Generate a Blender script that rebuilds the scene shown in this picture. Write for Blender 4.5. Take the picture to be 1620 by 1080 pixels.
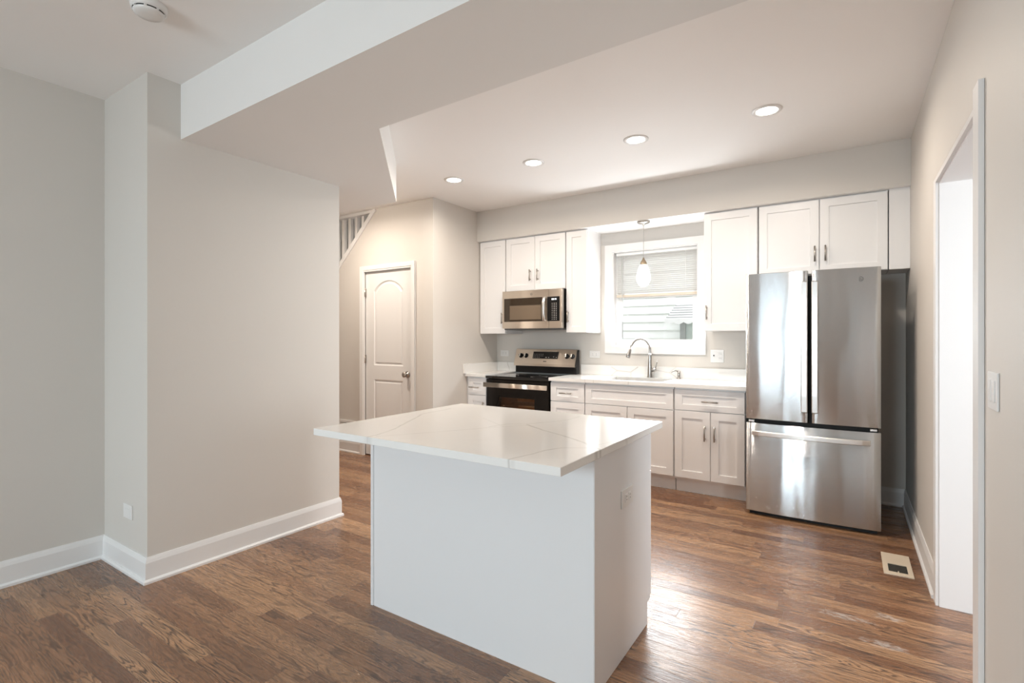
import bpy, bmesh, math, random
from mathutils import Vector, Matrix

# ------------------------------------------------------------------ clearing
for o in list(bpy.data.objects):
    bpy.data.objects.remove(o, do_unlink=True)
scene = bpy.context.scene
COL = scene.collection
R = math.radians

# ------------------------------------------------------------------ camera
CAM_H = 1.298
cam_data = bpy.data.cameras.new('camera')
cam = bpy.data.objects.new('camera', cam_data)
COL.objects.link(cam)
cam.location = (0, 0, CAM_H)
cam.rotation_euler = (R(90), 0, R(33.478))
cam_data.sensor_width = 36
cam_data.lens = 803.3 / 1620 * 36
cam_data.shift_y = -5.55 / 1620
cam_data.clip_start = 0.02
scene.camera = cam

# ------------------------------------------------------------------ world, exposure, daylight
scene.view_settings.view_transform = 'Standard'
scene.view_settings.look = 'None'
scene.view_settings.gamma = 1
scene.view_settings.use_curve_mapping = False
scene.view_settings.exposure = 0.8
scene.cycles.use_denoising = True
scene.cycles.max_bounces = 12
scene.cycles.diffuse_bounces = 7
scene.cycles.glossy_bounces = 5
scene.cycles.transparent_max_bounces = 16
scene.cycles.caustics_reflective = False
scene.cycles.caustics_refractive = False
scene.cycles.sample_clamp_indirect = 6

W = bpy.data.worlds.new('sky')
scene.world = W
W.use_nodes = True
wb = W.node_tree.nodes['Background']
wb.inputs['Color'].default_value = (0.96, 0.98, 1.0, 1)
wb.inputs['Strength'].default_value = 1.75


def area_light(name, loc, direction, sx, sy, power, color, spread=180):
    d = bpy.data.lights.new(name, 'AREA')
    d.shape = 'RECTANGLE'
    d.size, d.size_y = sx, sy
    d.energy = power
    d.color = color
    d.spread = R(spread)
    o = bpy.data.objects.new(name, d)
    COL.objects.link(o)
    o.location = loc
    o.rotation_euler = Vector(direction).to_track_quat('-Z', 'Y').to_euler()
    return o


DAY = (0.76, 0.915, 1.0)
# daylight entering through the two street windows behind the camera, an added living room side window,
# the kitchen window and the window of the room beyond the doorway
area_light('daylight_street_window', (-2.15, -3.62, 1.45), (0, 1, -0.9), 0.85, 1.6, 54, DAY)
area_light('daylight_street_window', (-1.15, -3.62, 1.45), (0, 1, -0.9), 0.85, 1.6, 54, DAY)
area_light('added_side_fill', (-3.80, -1.7, 1.5), (1, 0, 0.0), 1.4, 1.6, 18, DAY)  # added lamp at an unseen window, brightens the right wall
area_light('daylight_kitchen_window', (-1.59, 4.95, 1.43), (0, -1, 0.0), 0.72, 0.36, 16, (0.92, 0.97, 1.0))
area_light('daylight_next_room_window', (2.0, -0.12, 1.5), (0, 1, 0), 1.4, 1.6, 44, (0.95, 0.975, 1.0))

area_light('added_next_room_fill', (3.66, 2.7, 1.45), (-1, 0, -0.1), 1.4, 1.5, 75, (0.88, 0.95, 1.0))  # added lamp out of view, sends light through the doorway to the left wall

# ------------------------------------------------------------------ key measures of the room (metres)
CEIL = 2.708
XR = 0.371          # right wall
YB = 4.92           # back wall
XL = -3.467         # wall left of the range
YD = 3.808          # wall with the closet door
XW = -3.098         # boxed-out wall on the left
YR = 1.179          # its short return
YE = 2.397          # its far end
XF = -3.676         # far left wall
YS = 4.53           # soffit face
ZS = 2.376          # soffit bottom
YF = -3.5           # street wall behind the camera

# ------------------------------------------------------------------ mesh helpers


def new_bm():
    return bmesh.new()


def box(bm, x0, x1, y0, y1, z0, z1, bevel=0.0, mat=0, seg=2):
    vs = [bm.verts.new(p) for p in ((x0, y0, z0), (x1, y0, z0), (x1, y1, z0), (x0, y1, z0),
                                    (x0, y0, z1), (x1, y0, z1), (x1, y1, z1), (x0, y1, z1))]
    fs = []
    for f in ((3, 2, 1, 0), (4, 5, 6, 7), (0, 1, 5, 4), (1, 2, 6, 5), (2, 3, 7, 6), (3, 0, 4, 7)):
        fc = bm.faces.new([vs[i] for i in f])
        fc.material_index = mat
        fs.append(fc)
    if bevel > 0:
        es = list({e for f in fs for e in f.edges})
        bmesh.ops.bevel(bm, geom=es, offset=bevel, offset_type='OFFSET', segments=seg, profile=0.5, affect='EDGES',
                        clamp_overlap=True)
    return bm


def _map(plane):
    if plane == 'xz':
        return lambda a, b, c: (a, c, b)
    if plane == 'yz':
        return lambda a, b, c: (c, a, b)
    return lambda a, b, c: (a, b, c)


def prism(bm, outer, holes, plane, c0, c1, mat=0):
    """Plate with holes: 2D loops in a plane, thick from c0 to c1."""
    m = _map(plane)
    loops = [outer] + list(holes)
    caps = []
    for c in (c0, c1):
        es, rings = [], []
        for lp in loops:
            vs = [bm.verts.new(m(p[0], p[1], c)) for p in lp]
            rings.append(vs)
            for i in range(len(vs)):
                es.append(bm.edges.new((vs[i], vs[(i + 1) % len(vs)])))
        if len(loops) == 1:
            f = bm.faces.new(rings[0])
            f.material_index = mat
        else:
            g = bmesh.ops.triangle_fill(bm, use_beauty=True, use_dissolve=True, edges=es)
            for f in g['geom']:
                if isinstance(f, bmesh.types.BMFace):
                    f.material_index = mat
        caps.append(rings)
    for a, b in zip(caps[0], caps[1]):
        n = len(a)
        for i in range(n):
            f = bm.faces.new((a[i], a[(i + 1) % n], b[(i + 1) % n], b[i]))
            f.material_index = mat
    return bm


def rect(a0, a1, b0, b1):
    return [(a0, b0), (a1, b0), (a1, b1), (a0, b1)]


def loft(bm, rings, close=True, mat=0, cap0=True, cap1=True):
    vr = [[bm.verts.new(p) for p in r] for r in rings]
    n = len(vr[0])
    for a, b in zip(vr[:-1], vr[1:]):
        for i in range(n if close else n - 1):
            f = bm.faces.new((a[i], a[(i + 1) % n], b[(i + 1) % n], b[i]))
            f.material_index = mat
            f.smooth = True
    if cap0:
        bm.faces.new(list(reversed(vr[0]))).material_index = mat
    if cap1:
        bm.faces.new(vr[-1]).material_index = mat
    return bm


def tube(bm, pts, rad, n=14, mat=0):
    pts = [Vector(p) for p in pts]
    if not isinstance(rad, (list, tuple)):
        rad = [rad] * len(pts)
    rings = []
    up = None
    for i, p in enumerate(pts):
        t = (pts[min(i + 1, len(pts) - 1)] - pts[max(i - 1, 0)]).normalized()
        if up is None:
            up = Vector((0, 0, 1)) if abs(t.z) < 0.9 else Vector((1, 0, 0))
        a = t.cross(up)
        if a.length < 1e-5:
            a = t.cross(Vector((0, 1, 0)))
        a.normalize()
        b = a.cross(t).normalized()
        up = b
        rings.append([tuple(p + (a * math.cos(k * 2 * math.pi / n) + b * math.sin(k * 2 * math.pi / n)) * rad[i])
                      for k in range(n)])
    return loft(bm, rings, mat=mat)


def lathe(bm, cx, cy, prof, n=32, mat=0, cap0=False, cap1=False):
    """prof: list of (radius, z)."""
    rings = [[(cx + r * math.cos(k * 2 * math.pi / n), cy + r * math.sin(k * 2 * math.pi / n), z) for k in range(n)]
             for r, z in prof]
    return loft(bm, rings, mat=mat, cap0=cap0, cap1=cap1)


ROOT = {}


def finish(bm, name, mats, parent=None, loc=None, normals=True, smooth=False):
    """Link a bmesh (built in world coordinates) as ONE mesh object."""
    if normals:
        bmesh.ops.recalc_face_normals(bm, faces=bm.faces)
    me = bpy.data.meshes.new(name)
    base = Vector((0, 0, 0))
    if parent is not None:
        base = ROOT[parent.name]
    elif loc is not None:
        base = Vector(loc)
    if base.length > 0:
        bmesh.ops.translate(bm, verts=bm.verts, vec=-base)
    if smooth:
        for f in bm.faces:
            f.smooth = True
    bm.to_mesh(me)
    bm.free()
    o = bpy.data.objects.new(name, me)
    COL.objects.link(o)
    for mm in (mats if isinstance(mats, (list, tuple)) else [mats]):
        me.materials.append(mm)
    if parent is not None:
        o.parent = parent
    else:
        o.location = base
    ROOT[o.name] = base
    return o


def tag(o, label, cat, group=None):
    o['label'] = label
    o['category'] = cat
    if group:
        o['group'] = group
    return o


def thing(name, label, cat, loc, group=None):
    o = bpy.data.objects.new(name, None)
    COL.objects.link(o)
    o.location = loc
    o.empty_display_size = 0.1
    ROOT[o.name] = Vector(loc)
    return tag(o, label, cat, group)


def struct(bm, name, mats, parent=None):
    o = finish(bm, name, mats, parent)
    if parent is None:
        o['kind'] = 'structure'
    return o


def bx(x0, x1, y0, y1, z0, z1, bevel=0.0):
    return box(new_bm(), x0, x1, y0, y1, z0, z1, bevel)


# ------------------------------------------------------------------ materials


class NT:
    def __init__(self, name):
        self.m = bpy.data.materials.new(name)
        self.m.use_nodes = True
        self.t = self.m.node_tree
        self.b = self.t.nodes['Principled BSDF']
        self.out = self.t.nodes['Material Output']

    def n(self, typ, **kw):
        nd = self.t.nodes.new(typ)
        for k, v in kw.items():
            setattr(nd, k, v)
        return nd

    def l(self, a, b):
        self.t.links.new(a, b)

    def math(self, op, a, b=None, c=None, clamp=False):
        nd = self.n('ShaderNodeMath', operation=op, use_clamp=clamp)
        for i, v in enumerate((a, b, c)):
            if v is None:
                continue
            if hasattr(v, 'is_output'):
                self.l(v, nd.inputs[i])
            else:
                nd.inputs[i].default_value = v
        return nd.outputs[0]

    def mixc(self, fac, a, b, blend='MIX'):
        nd = self.n('ShaderNodeMix', data_type='RGBA', blend_type=blend)
        for sock, v in ((nd.inputs[0], fac), (nd.inputs[6], a), (nd.inputs[7], b)):
            if hasattr(v, 'is_output'):
                self.l(v, sock)
            elif isinstance(v, (tuple, list)):
                sock.default_value = (v[0], v[1], v[2], 1)
            else:
                sock.default_value = v
        return nd.outputs[2]

    def comb(self, x, y, z):
        nd = self.n('ShaderNodeCombineXYZ')
        for i, v in enumerate((x, y, z)):
            if hasattr(v, 'is_output'):
                self.l(v, nd.inputs[i])
            else:
                nd.inputs[i].default_value = v
        return nd.outputs[0]

    def pos(self):
        g = self.n('ShaderNodeNewGeometry')
        s = self.n('ShaderNodeSeparateXYZ')
        self.l(g.outputs['Position'], s.inputs[0])
        return g.outputs['Position'], s.outputs[0], s.outputs[1], s.outputs[2]

    def noise(self, vec, scale, detail=2.0, rough=0.5, dim='3D'):
        nd = self.n('ShaderNodeTexNoise', noise_dimensions=dim)
        nd.inputs['Scale'].default_value = scale
        nd.inputs['Detail'].default_value = detail
        nd.inputs['Roughness'].default_value = rough
        if vec is not None:
            self.l(vec, nd.inputs['Vector'])
        return nd.outputs[0]

    def bump(self, height, strength, dist):
        nd = self.n('ShaderNodeBump')
        nd.inputs['Strength'].default_value = strength
        nd.inputs['Distance'].default_value = dist
        self.l(height, nd.inputs['Height'])
        self.l(nd.outputs[0], self.b.inputs['Normal'])


def simple(name, col, rough=0.5, metal=0.0, spec=0.5, coat=0.0, emit=None, estr=0.0, trans=0.0, grain=0.0, grain_scale=60):
    k = NT(name)
    k.b.inputs['Base Color'].default_value = (*col, 1)
    k.b.inputs['Roughness'].default_value = rough
    k.b.inputs['Metallic'].default_value = metal
    k.b.inputs['Specular IOR Level'].default_value = spec
    k.b.inputs['Coat Weight'].default_value = coat
    if emit:
        k.b.inputs['Emission Color'].default_value = (*emit, 1)
        k.b.inputs['Emission Strength'].default_value = estr
    if grain > 0:
        p, x, y, z = k.pos()
        nz = k.noise(p, grain_scale, 3)
        k.bump(nz, grain, 0.002)
    return k.m


def wall_paint(name, col, rough=0.55):
    k = NT(name)
    p, x, y, z = k.pos()
    big = k.noise(p, 1.3, 2)
    v = k.math('MULTIPLY_ADD', big, 0.03, 0.985)
    c = k.mixc(1.0, col, k.comb(v, v, v), 'MULTIPLY')
    k.l(c, k.b.inputs['Base Color'])
    k.b.inputs['Roughness'].default_value = rough
    k.b.inputs['Specular IOR Level'].default_value = 0.35
    fine = k.noise(p, 260, 2)
    k.bump(fine, 0.12, 0.0015)
    return k.m


def oak_floor():
    k = NT('oak_strip_floor')
    p, x, y, z = k.pos()
    W_, L_ = 0.0826, 1.05
    ry = k.math('DIVIDE', y, W_)
    row = k.math('FLOOR', ry)
    fy = k.math('SUBTRACT', ry, row)
    wn = k.n('ShaderNodeTexWhiteNoise', noise_dimensions='1D')
    k.l(row, wn.inputs['W'])
    off = k.math('MULTIPLY', wn.outputs['Value'], 9.7)
    rx = k.math('ADD', k.math('DIVIDE', x, L_), off)
    colx = k.math('FLOOR', rx)
    fx = k.math('SUBTRACT', rx, colx)
    w2 = k.n('ShaderNodeTexWhiteNoise', noise_dimensions='2D')
    k.l(k.comb(row, colx, 0), w2.inputs['Vector'])
    rid = w2.outputs['Value']
    sid = k.n('ShaderNodeSeparateColor')
    k.l(w2.outputs['Color'], sid.inputs[0])
    r2 = sid.outputs[1]
    # cathedral grain: contour lines of a stretched noise, shifted for every board
    sx = k.math('ADD', k.math('MULTIPLY', x, 1.1), k.math('MULTIPLY', rid, 37.0))
    sy = k.math('ADD', k.math('MULTIPLY', y, 12.0), k.math('MULTIPLY', r2, 53.0))
    f1 = k.noise(k.comb(sx, sy, k.math('MULTIPLY', rid, 11.0)), 1.0, 3.6, 0.5)
    dens = k.math('MULTIPLY_ADD', r2, 90.0, 90.0)
    lines = k.math('SINE', k.math('MULTIPLY', f1, dens))
    l01 = k.math('MULTIPLY_ADD', lines, 0.5, 0.5)
    l01 = k.math('POWER', l01, 3.2)
    # fine pores
    px = k.math('MULTIPLY', x, 14.0)
    py = k.math('MULTIPLY', y, 420.0)
    pores = k.noise(k.comb(px, py, rid), 1.0, 3.0, 0.6)
    streak = k.noise(k.comb(k.math('MULTIPLY', x, 2.2), k.math('MULTIPLY', y, 60.0), rid), 1.0, 3.0, 0.55)
    ramp = k.n('ShaderNodeValToRGB')
    ramp.color_ramp.elements[0].position = 0.0
    ramp.color_ramp.elements[0].color = (0.180, 0.084, 0.043, 1)
    ramp.color_ramp.elements[1].position = 1.0
    ramp.color_ramp.elements[1].color = (0.42, 0.238, 0.128, 1)
    e = ramp.color_ramp.elements.new(0.5)
    e.color = (0.285, 0.146, 0.077, 1)
    k.l(rid, ramp.inputs[0])
    base = ramp.outputs[0]
    v = k.math('MULTIPLY_ADD', streak, 0.9, 0.55)
    base = k.mixc(1.0, base, k.comb(v, v, v), 'MULTIPLY')
    amp = k.math('MULTIPLY_ADD', k.math('POWER', sid.outputs[2], 1.1), 0.45, 0.50)
    base = k.mixc(k.math('MULTIPLY', l01, amp), base, (0.055, 0.029, 0.017))
    pm = k.math('MULTIPLY', k.math('SUBTRACT', 0.50, pores, clamp=True), 2.4, clamp=True)
    base = k.mixc(k.math('MULTIPLY', pm, 0.5), base, (0.055, 0.03, 0.018))
    # joints
    gy = k.math('MINIMUM', fy, k.math('SUBTRACT', 1.0, fy))
    gx = k.math('MULTIPLY', k.math('MINIMUM', fx, k.math('SUBTRACT', 1.0, fx)), L_ / W_)
    g = k.math('MINIMUM', gy, gx)
    joint = k.math('SUBTRACT', 1.0, k.math('DIVIDE', g, 0.014), clamp=True)
    base = k.mixc(k.math('MULTIPLY', joint, 0.65), base, (0.03, 0.016, 0.01))
    # pale dusty scuffs beside the doorway
    scuff = None
    for (cx, cy, rx_, ry_) in ((-0.02, 2.83, 0.17, 0.045), (0.13, 2.66, 0.13, 0.05), (0.16, 2.93, 0.09, 0.045)):
        dx = k.math('DIVIDE', k.math('SUBTRACT', x, cx), rx_)
        dy = k.math('DIVIDE', k.math('SUBTRACT', y, cy), ry_)
        d = k.math('ADD', k.math('POWER', dx, 2.0), k.math('POWER', dy, 2.0))
        mm = k.math('SUBTRACT', 1.0, d, clamp=True)
        scuff = mm if scuff is None else k.math('MAXIMUM', scuff, mm)
    sn = k.noise(k.comb(k.math('MULTIPLY', x, 30.0), k.math('MULTIPLY', y, 55.0), 3.0), 1.0, 4.0, 0.7)
    sm = k.math('MULTIPLY', k.math('SUBTRACT', k.math('MULTIPLY', sn, k.math('MULTIPLY_ADD', scuff, 0.5, 0.55)), 0.40, clamp=True), 5.0, clamp=True)
    sm = k.math('MULTIPLY', sm, k.math('MULTIPLY', scuff, 1.8, clamp=True))
    base = k.mixc(k.math('MULTIPLY', sm, 0.6), base, (0.55, 0.5, 0.46))
    k.l(base, k.b.inputs['Base Color'])
    rr = k.math('MULTIPLY_ADD', l01, 0.07, 0.24)
    rr = k.math('ADD', rr, k.math('MULTIPLY', pores, 0.06))
    k.l(rr, k.b.inputs['Roughness'])
    k.b.inputs['Specular IOR Level'].default_value = 0.85
    h = k.math('SUBTRACT', k.math('MULTIPLY', l01, -0.4), k.math('MULTIPLY', joint, 1.2))
    h = k.math('SUBTRACT', h, k.math('MULTIPLY', pm, 0.3))
    k.bump(h, 0.35, 0.0012)
    return k.m


def quartz(name, segs, axes, width=0.004, speck=True):
    """White quartz with grey veins that follow the given polyline segments (a 2D plane of world space)."""
    k = NT(name)
    p, x, y, z = k.pos()
    ax = {'x': x, 'y': y, 'z': z}
    u, v = ax[axes[0]], ax[axes[1]]
    wob = k.noise(p, 9.0, 3)
    wob2 = k.noise(k.comb(y, z, x), 9.0, 3)
    u = k.math('ADD', u, k.math('MULTIPLY_ADD', wob, 0.022, -0.011))
    v = k.math('ADD', v, k.math('MULTIPLY_ADD', wob2, 0.022, -0.011))
    P = k.comb(u, v, 0)
    total = None
    for (a, b, w, s) in segs:
        A = Vector((a[0], a[1], 0))
        D = Vector((b[0] - a[0], b[1] - a[1], 0))
        sub = k.n('ShaderNodeVectorMath', operation='SUBTRACT')
        k.l(P, sub.inputs[0])
        sub.inputs[1].default_value = A
        dot = k.n('ShaderNodeVectorMath', operation='DOT_PRODUCT')
        k.l(sub.outputs[0], dot.inputs[0])
        dot.inputs[1].default_value = D / max(D.length_squared, 1e-9)
        t = k.math('ADD', dot.outputs['Value'], 0.0, clamp=True)
        sc = k.n('ShaderNodeVectorMath', operation='SCALE')
        sc.inputs[0].default_value = D
        k.l(t, sc.inputs['Scale'])
        dst = k.n('ShaderNodeVectorMath', operation='DISTANCE')
        k.l(sub.outputs[0], dst.inputs[0])
        k.l(sc.outputs[0], dst.inputs[1])
        m = k.math('SUBTRACT', 1.0, k.math('DIVIDE', dst.outputs['Value'], width * w), clamp=True)
        m = k.math('MULTIPLY', m, s)
        total = m if total is None else k.math('MAXIMUM', total, m)
    soft = k.noise(p, 3.5, 4, 0.6)
    cloud = k.math('MULTIPLY', k.math('SUBTRACT', soft, 0.58, clamp=True), 1.2, clamp=True)
    base = k.mixc(cloud, (0.80, 0.79, 0.77), (0.66, 0.65, 0.63))
    if total is not None:
        fade = k.noise(p, 14.0, 2)
        tot = k.math('MULTIPLY', total, k.math('MULTIPLY_ADD', fade, 1.0, 0.25, clamp=True))
        base = k.mixc(tot, base, (0.30, 0.275, 0.25))
    k.l(base, k.b.inputs['Base Color'])
    k.b.inputs['Roughness'].default_value = 0.14
    k.b.inputs['Specular IOR Level'].default_value = 0.55
    return k.m


def stainless(name, col=(0.62, 0.60, 0.575), rough=0.2, vertical=True, wav=0.0):
    k = NT(name)
    p, x, y, z = k.pos()
    if vertical:
        vec = k.comb(k.math('MULTIPLY', x, 900.0), k.math('MULTIPLY', y, 900.0), k.math('MULTIPLY', z, 4.0))
    else:
        vec = k.comb(k.math('MULTIPLY', x, 4.0), k.math('MULTIPLY', y, 900.0), k.math('MULTIPLY', z, 900.0))
    br = k.noise(vec, 1.0, 2)
    k.b.inputs['Anisotropic'].default_value = 1.0
    k.l(k.comb(0.0, 0.0, 1.0), k.b.inputs['Tangent'])
    k.b.inputs['Base Color'].default_value = (*col, 1)
    k.b.inputs['Metallic'].default_value = 1.0
    k.l(k.math('MULTIPLY_ADD', br, 0.10, rough - 0.05), k.b.inputs['Roughness'])
    if wav > 0:
        # slow waviness of the sheet across its width, plus the fine brushing that scatters light up and down
        wv = k.noise(k.comb(k.math('MULTIPLY', x, 8.0), 0.0, k.math('MULTIPLY', z, 1.0)), 1.0, 1)
        wx = k.math('MULTIPLY', k.math('SUBTRACT', wv, 0.5), wav)
        hi = k.n('ShaderNodeVectorMath', operation='SCALE')
        k.l(p, hi.inputs[0])
        hi.inputs['Scale'].default_value = 7919.0
        wn = k.n('ShaderNodeTexWhiteNoise', noise_dimensions='3D')
        k.l(hi.outputs[0], wn.inputs['Vector'])
        sp_ = k.n('ShaderNodeSeparateColor')
        k.l(wn.outputs['Color'], sp_.inputs[0])
        sm_ = k.math('ADD', k.math('ADD', sp_.outputs[0], sp_.outputs[1]), k.math('SUBTRACT', sp_.outputs[2], 1.5))
        wz = k.math('MULTIPLY', sm_, 0.58)
        g_ = k.n('ShaderNodeNewGeometry')
        ad = k.n('ShaderNodeVectorMath', operation='ADD')
        k.l(g_.outputs['Normal'], ad.inputs[0])
        k.l(k.comb(wx, 0.0, wz), ad.inputs[1])
        nr = k.n('ShaderNodeVectorMath', operation='NORMALIZE')
        k.l(ad.outputs[0], nr.inputs[0])
        k.l(nr.outputs[0], k.b.inputs['Normal'])
    return k.m


def glass_pane(name, tint=(1, 1, 1), refl=1.0):
    k = NT(name)
    tr = k.n('ShaderNodeBsdfTransparent')
    tr.inputs[0].default_value = (*tint, 1)
    gl = k.n('ShaderNodeBsdfGlossy')
    gl.inputs['Roughness'].default_value = 0.02
    fr = k.n('ShaderNodeFresnel')
    fr.inputs['IOR'].default_value = 1.45
    mx = k.n('ShaderNodeMixShader')
    k.l(k.math('MULTIPLY', fr.outputs[0], refl, clamp=True), mx.inputs[0])
    k.l(tr.outputs[0], mx.inputs[1])
    k.l(gl.outputs[0], mx.inputs[2])
    k.l(mx.outputs[0], k.out.inputs['Surface'])
    return k.m


def translucent(name, col, amount=0.35):
    k = NT(name)
    df = k.n('ShaderNodeBsdfDiffuse')
    df.inputs[0].default_value = (*col, 1)
    tl = k.n('ShaderNodeBsdfTranslucent')
    tl.inputs[0].default_value = (*col, 1)
    mx = k.n('ShaderNodeMixShader')
    mx.inputs[0].default_value = amount
    k.l(df.outputs[0], mx.inputs[1])
    k.l(tl.outputs[0], mx.inputs[2])
    k.l(mx.outputs[0], k.out.inputs['Surface'])
    return k.m


def island_pt(pts):
    return pts


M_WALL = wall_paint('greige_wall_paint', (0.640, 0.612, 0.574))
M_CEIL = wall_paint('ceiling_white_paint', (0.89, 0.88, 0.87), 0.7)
M_BULK = wall_paint('ceiling_white_paint_dimmed', (0.79, 0.78, 0.765), 0.7)  # ceiling white with its colour darkened to offset strong daylight on the bulkhead
M_TRIM = simple('white_trim_paint', (0.775, 0.77, 0.765), 0.35)
M_CAB = simple('white_cabinet_lacquer', (0.815, 0.81, 0.81), 0.32)
M_ISL = simple('white_island_panel', (0.775, 0.78, 0.79), 0.35)
M_FLOOR = oak_floor()
M_STEEL = stainless('stainless_steel_door', (0.575, 0.60, 0.615), rough=0.18, wav=0.13)
M_STEEL_H = stainless('stainless_steel_warm', (0.74, 0.67, 0.59), 0.36, vertical=False)
M_HANDLE = simple('satin_handle_steel', (0.72, 0.70, 0.68), 0.28, 1.0)
M_NICKEL = simple('brushed_nickel', (0.42, 0.39, 0.355), 0.28, 1.0)
M_FAUCET = simple('faucet_brushed_steel', (0.44, 0.42, 0.40), 0.24, 1.0)
M_BLACK = simple('black_enamel', (0.008, 0.007, 0.007), 0.35, spec=0.2)
M_BLACKGL = simple('black_ceramic_glass', (0.006, 0.006, 0.006), 0.06, spec=0.6)
M_BLACKMAT = simple('black_rubber', (0.012, 0.012, 0.012), 0.6)
M_GREYBODY = simple('dark_grey_appliance_side', (0.09, 0.09, 0.09), 0.5)
M_OVENGL = glass_pane('oven_window_glass', (0.80, 0.66, 0.52), 0.8)
M_OVENIN = simple('oven_cavity_reflected_brown', (0.42, 0.25, 0.13), 0.4)  # brown of the wood floor mirrored in the glass, put into the cavity colour
M_MWGL = simple('microwave_window_glass', (0.035, 0.022, 0.012), 0.08, spec=0.6)
M_MWSCR = simple('microwave_window_screen', (0.17, 0.125, 0.085), 0.3)
M_PLASTIC = simple('white_plastic_plate', (0.76, 0.755, 0.745), 0.3)
M_SLOT = simple('dark_slot', (0.03, 0.03, 0.03), 0.5)
M_PRINT = simple('grey_print', (0.62, 0.60, 0.57), 0.5)
M_GLASS = glass_pane('window_glass')
M_VINYL = simple('white_vinyl', (0.82, 0.83, 0.83), 0.4)
M_BLIND = translucent('blind_slat_vinyl', (0.88, 0.875, 0.86), 0.5)
M_BLINDRAIL = simple('blind_rail_beige', (0.56, 0.49, 0.40), 0.4)
M_CORD = simple('clear_grey_cord', (0.45, 0.45, 0.44), 0.4)
M_SIDING = simple('white_lap_siding', (0.86, 0.89, 0.87), 0.6)
M_AWN = simple('white_aluminium_awning', (0.86, 0.87, 0.87), 0.4)
M_AWNG = simple('grey_awning_stripe', (0.42, 0.43, 0.43), 0.5)
M_GREYTRIM = simple('grey_window_trim', (0.38, 0.40, 0.39), 0.5)
M_PALE = simple('pale_green_glass', (0.62, 0.70, 0.66), 0.15)
M_CONC = simple('outdoor_concrete', (0.55, 0.55, 0.52), 0.8, grain=0.4)
M_LAMP = simple('led_lens', (1, 1, 1), 0.5, emit=(1.0, 0.90, 0.76), estr=14.0)
M_SHADE = simple('opal_glass_shade', (0.9, 0.9, 0.88), 0.3, emit=(1.0, 0.95, 0.88), estr=1.5)
M_CREAM = simple('cream_painted_metal', (0.66, 0.57, 0.45), 0.4)
M_SINK = stainless('sink_steel', (0.5, 0.49, 0.48), 0.3, vertical=False)
M_GASKET = simple('gap_shadow_black', (0.004, 0.004, 0.004), 0.7)

# ------------------------------------------------------------------ room shell
b = bx(-6.4, 3.6, YF - 0.12, YB + 0.16, -0.12, 0.0)
struct(b, 'floor', M_FLOOR)
b = bx(-6.4, 3.6, YF - 0.12, YB + 1.2, CEIL, CEIL + 0.14)
struct(b, 'ceiling', M_CEIL)

# dropped bulkhead under the stairs above: a beam across the room that runs back over the hall
def zb(x):
    return 2.403 + 0.0125 * (x - XW)
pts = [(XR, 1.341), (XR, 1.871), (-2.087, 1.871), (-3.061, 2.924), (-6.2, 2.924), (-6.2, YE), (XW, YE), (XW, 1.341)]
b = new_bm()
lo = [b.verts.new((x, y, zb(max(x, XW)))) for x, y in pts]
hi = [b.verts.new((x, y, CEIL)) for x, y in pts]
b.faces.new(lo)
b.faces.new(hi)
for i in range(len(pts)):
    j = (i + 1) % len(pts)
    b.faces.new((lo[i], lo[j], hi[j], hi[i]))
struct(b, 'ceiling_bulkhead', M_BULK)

# soffit above the wall cabinets: painted face, white underside
b = new_bm()
box(b, XL, XR, YS, YB, ZS, CEIL)
for f in b.faces:
    f.material_index = 1 if f.calc_center_median().z < ZS + 0.01 else 0
struct(b, 'ceiling_soffit', [M_WALL, M_CEIL])

# back wall with the kitchen window
WX0, WX1, WZ0, WZ1 = -2.018, -1.165, 1.212, 2.180
b = prism(new_bm(), rect(XL - 0.0, XR, 0, CEIL), [rect(WX0, WX1, WZ0, WZ1)], 'xz', YB, YB + 0.16)
struct(b, 'wall_back', M_WALL)

# right wall with the cased doorway
DY0, DY1, DZ = 2.30, 3.203, 2.063
b = prism(new_bm(), [(YF, 0), (DY0, 0), (DY0, DZ), (DY1, DZ), (DY1, 0), (YB + 0.16, 0), (YB + 0.16, CEIL), (YF, CEIL)],
          [], 'yz', XR, XR + 0.16)
struct(b, 'wall_right', M_WALL)

# wall with closet door and the open triangle of the stair
SX, SZ0 = -4.335, 2.690
slope = 0.956
xb = -6.2
b = new_bm()
prism(b, [(XL, 0), (XL, CEIL), (SX + 0.0, CEIL), (SX, SZ0), (xb, SZ0 + (xb - SX) * slope), (xb, 0), (-4.495, 0), (-4.495, 2.045),
          (-3.748, 2.045), (-3.748, 0)], [], 'xz', YD, YD + 0.11)
struct(b, 'wall_stair', M_WALL)
b = bx(XL - 0.11, XL, YD + 0.11, YB + 0.16, 0, CEIL)
struct(b, 'wall_kitchen_side', M_WALL)
b = bx(-6.4, XL - 0.11, YB + 0.9, YB + 1.0, 0, CEIL)
struct(b, 'wall_stairwell', M_WALL)
b = bx(-6.4, XL - 0.11, YD + 0.12, YB + 0.9, -0.02, 0.0)
b2 = bx(-4.6, -3.6, YD + 0.5, YD + 0.55, 0, 2.2)
struct(b2, 'wall_closet', M_WALL)
b.free()
b = bx(-6.4, -6.2, YE, YB + 1.0, 0, CEIL)
struct(b, 'wall_hall', M_WALL)

# boxed-out wall on the left, and the far left wall
b = bx(-6.2, XW, YR, YE, 0, CEIL)
struct(b, 'wall_left_box', M_WALL)
b = prism(new_bm(), rect(YF, YR, 0, CEIL), [rect(-2.4, -1.0, 0.7, 2.3)], 'yz', XF - 0.12, XF)
struct(b, 'wall_left', M_WALL)
# street wall behind the camera with two windows
b = prism(new_bm(), rect(XF - 0.12, XR + 0.16, 0, CEIL), [rect(-2.575, -1.725, 0.7, 2.3), rect(-1.575, -0.725, 0.7, 2.3)],
          'xz', YF - 0.12, YF)
struct(b, 'wall_front', M_WALL)
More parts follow.
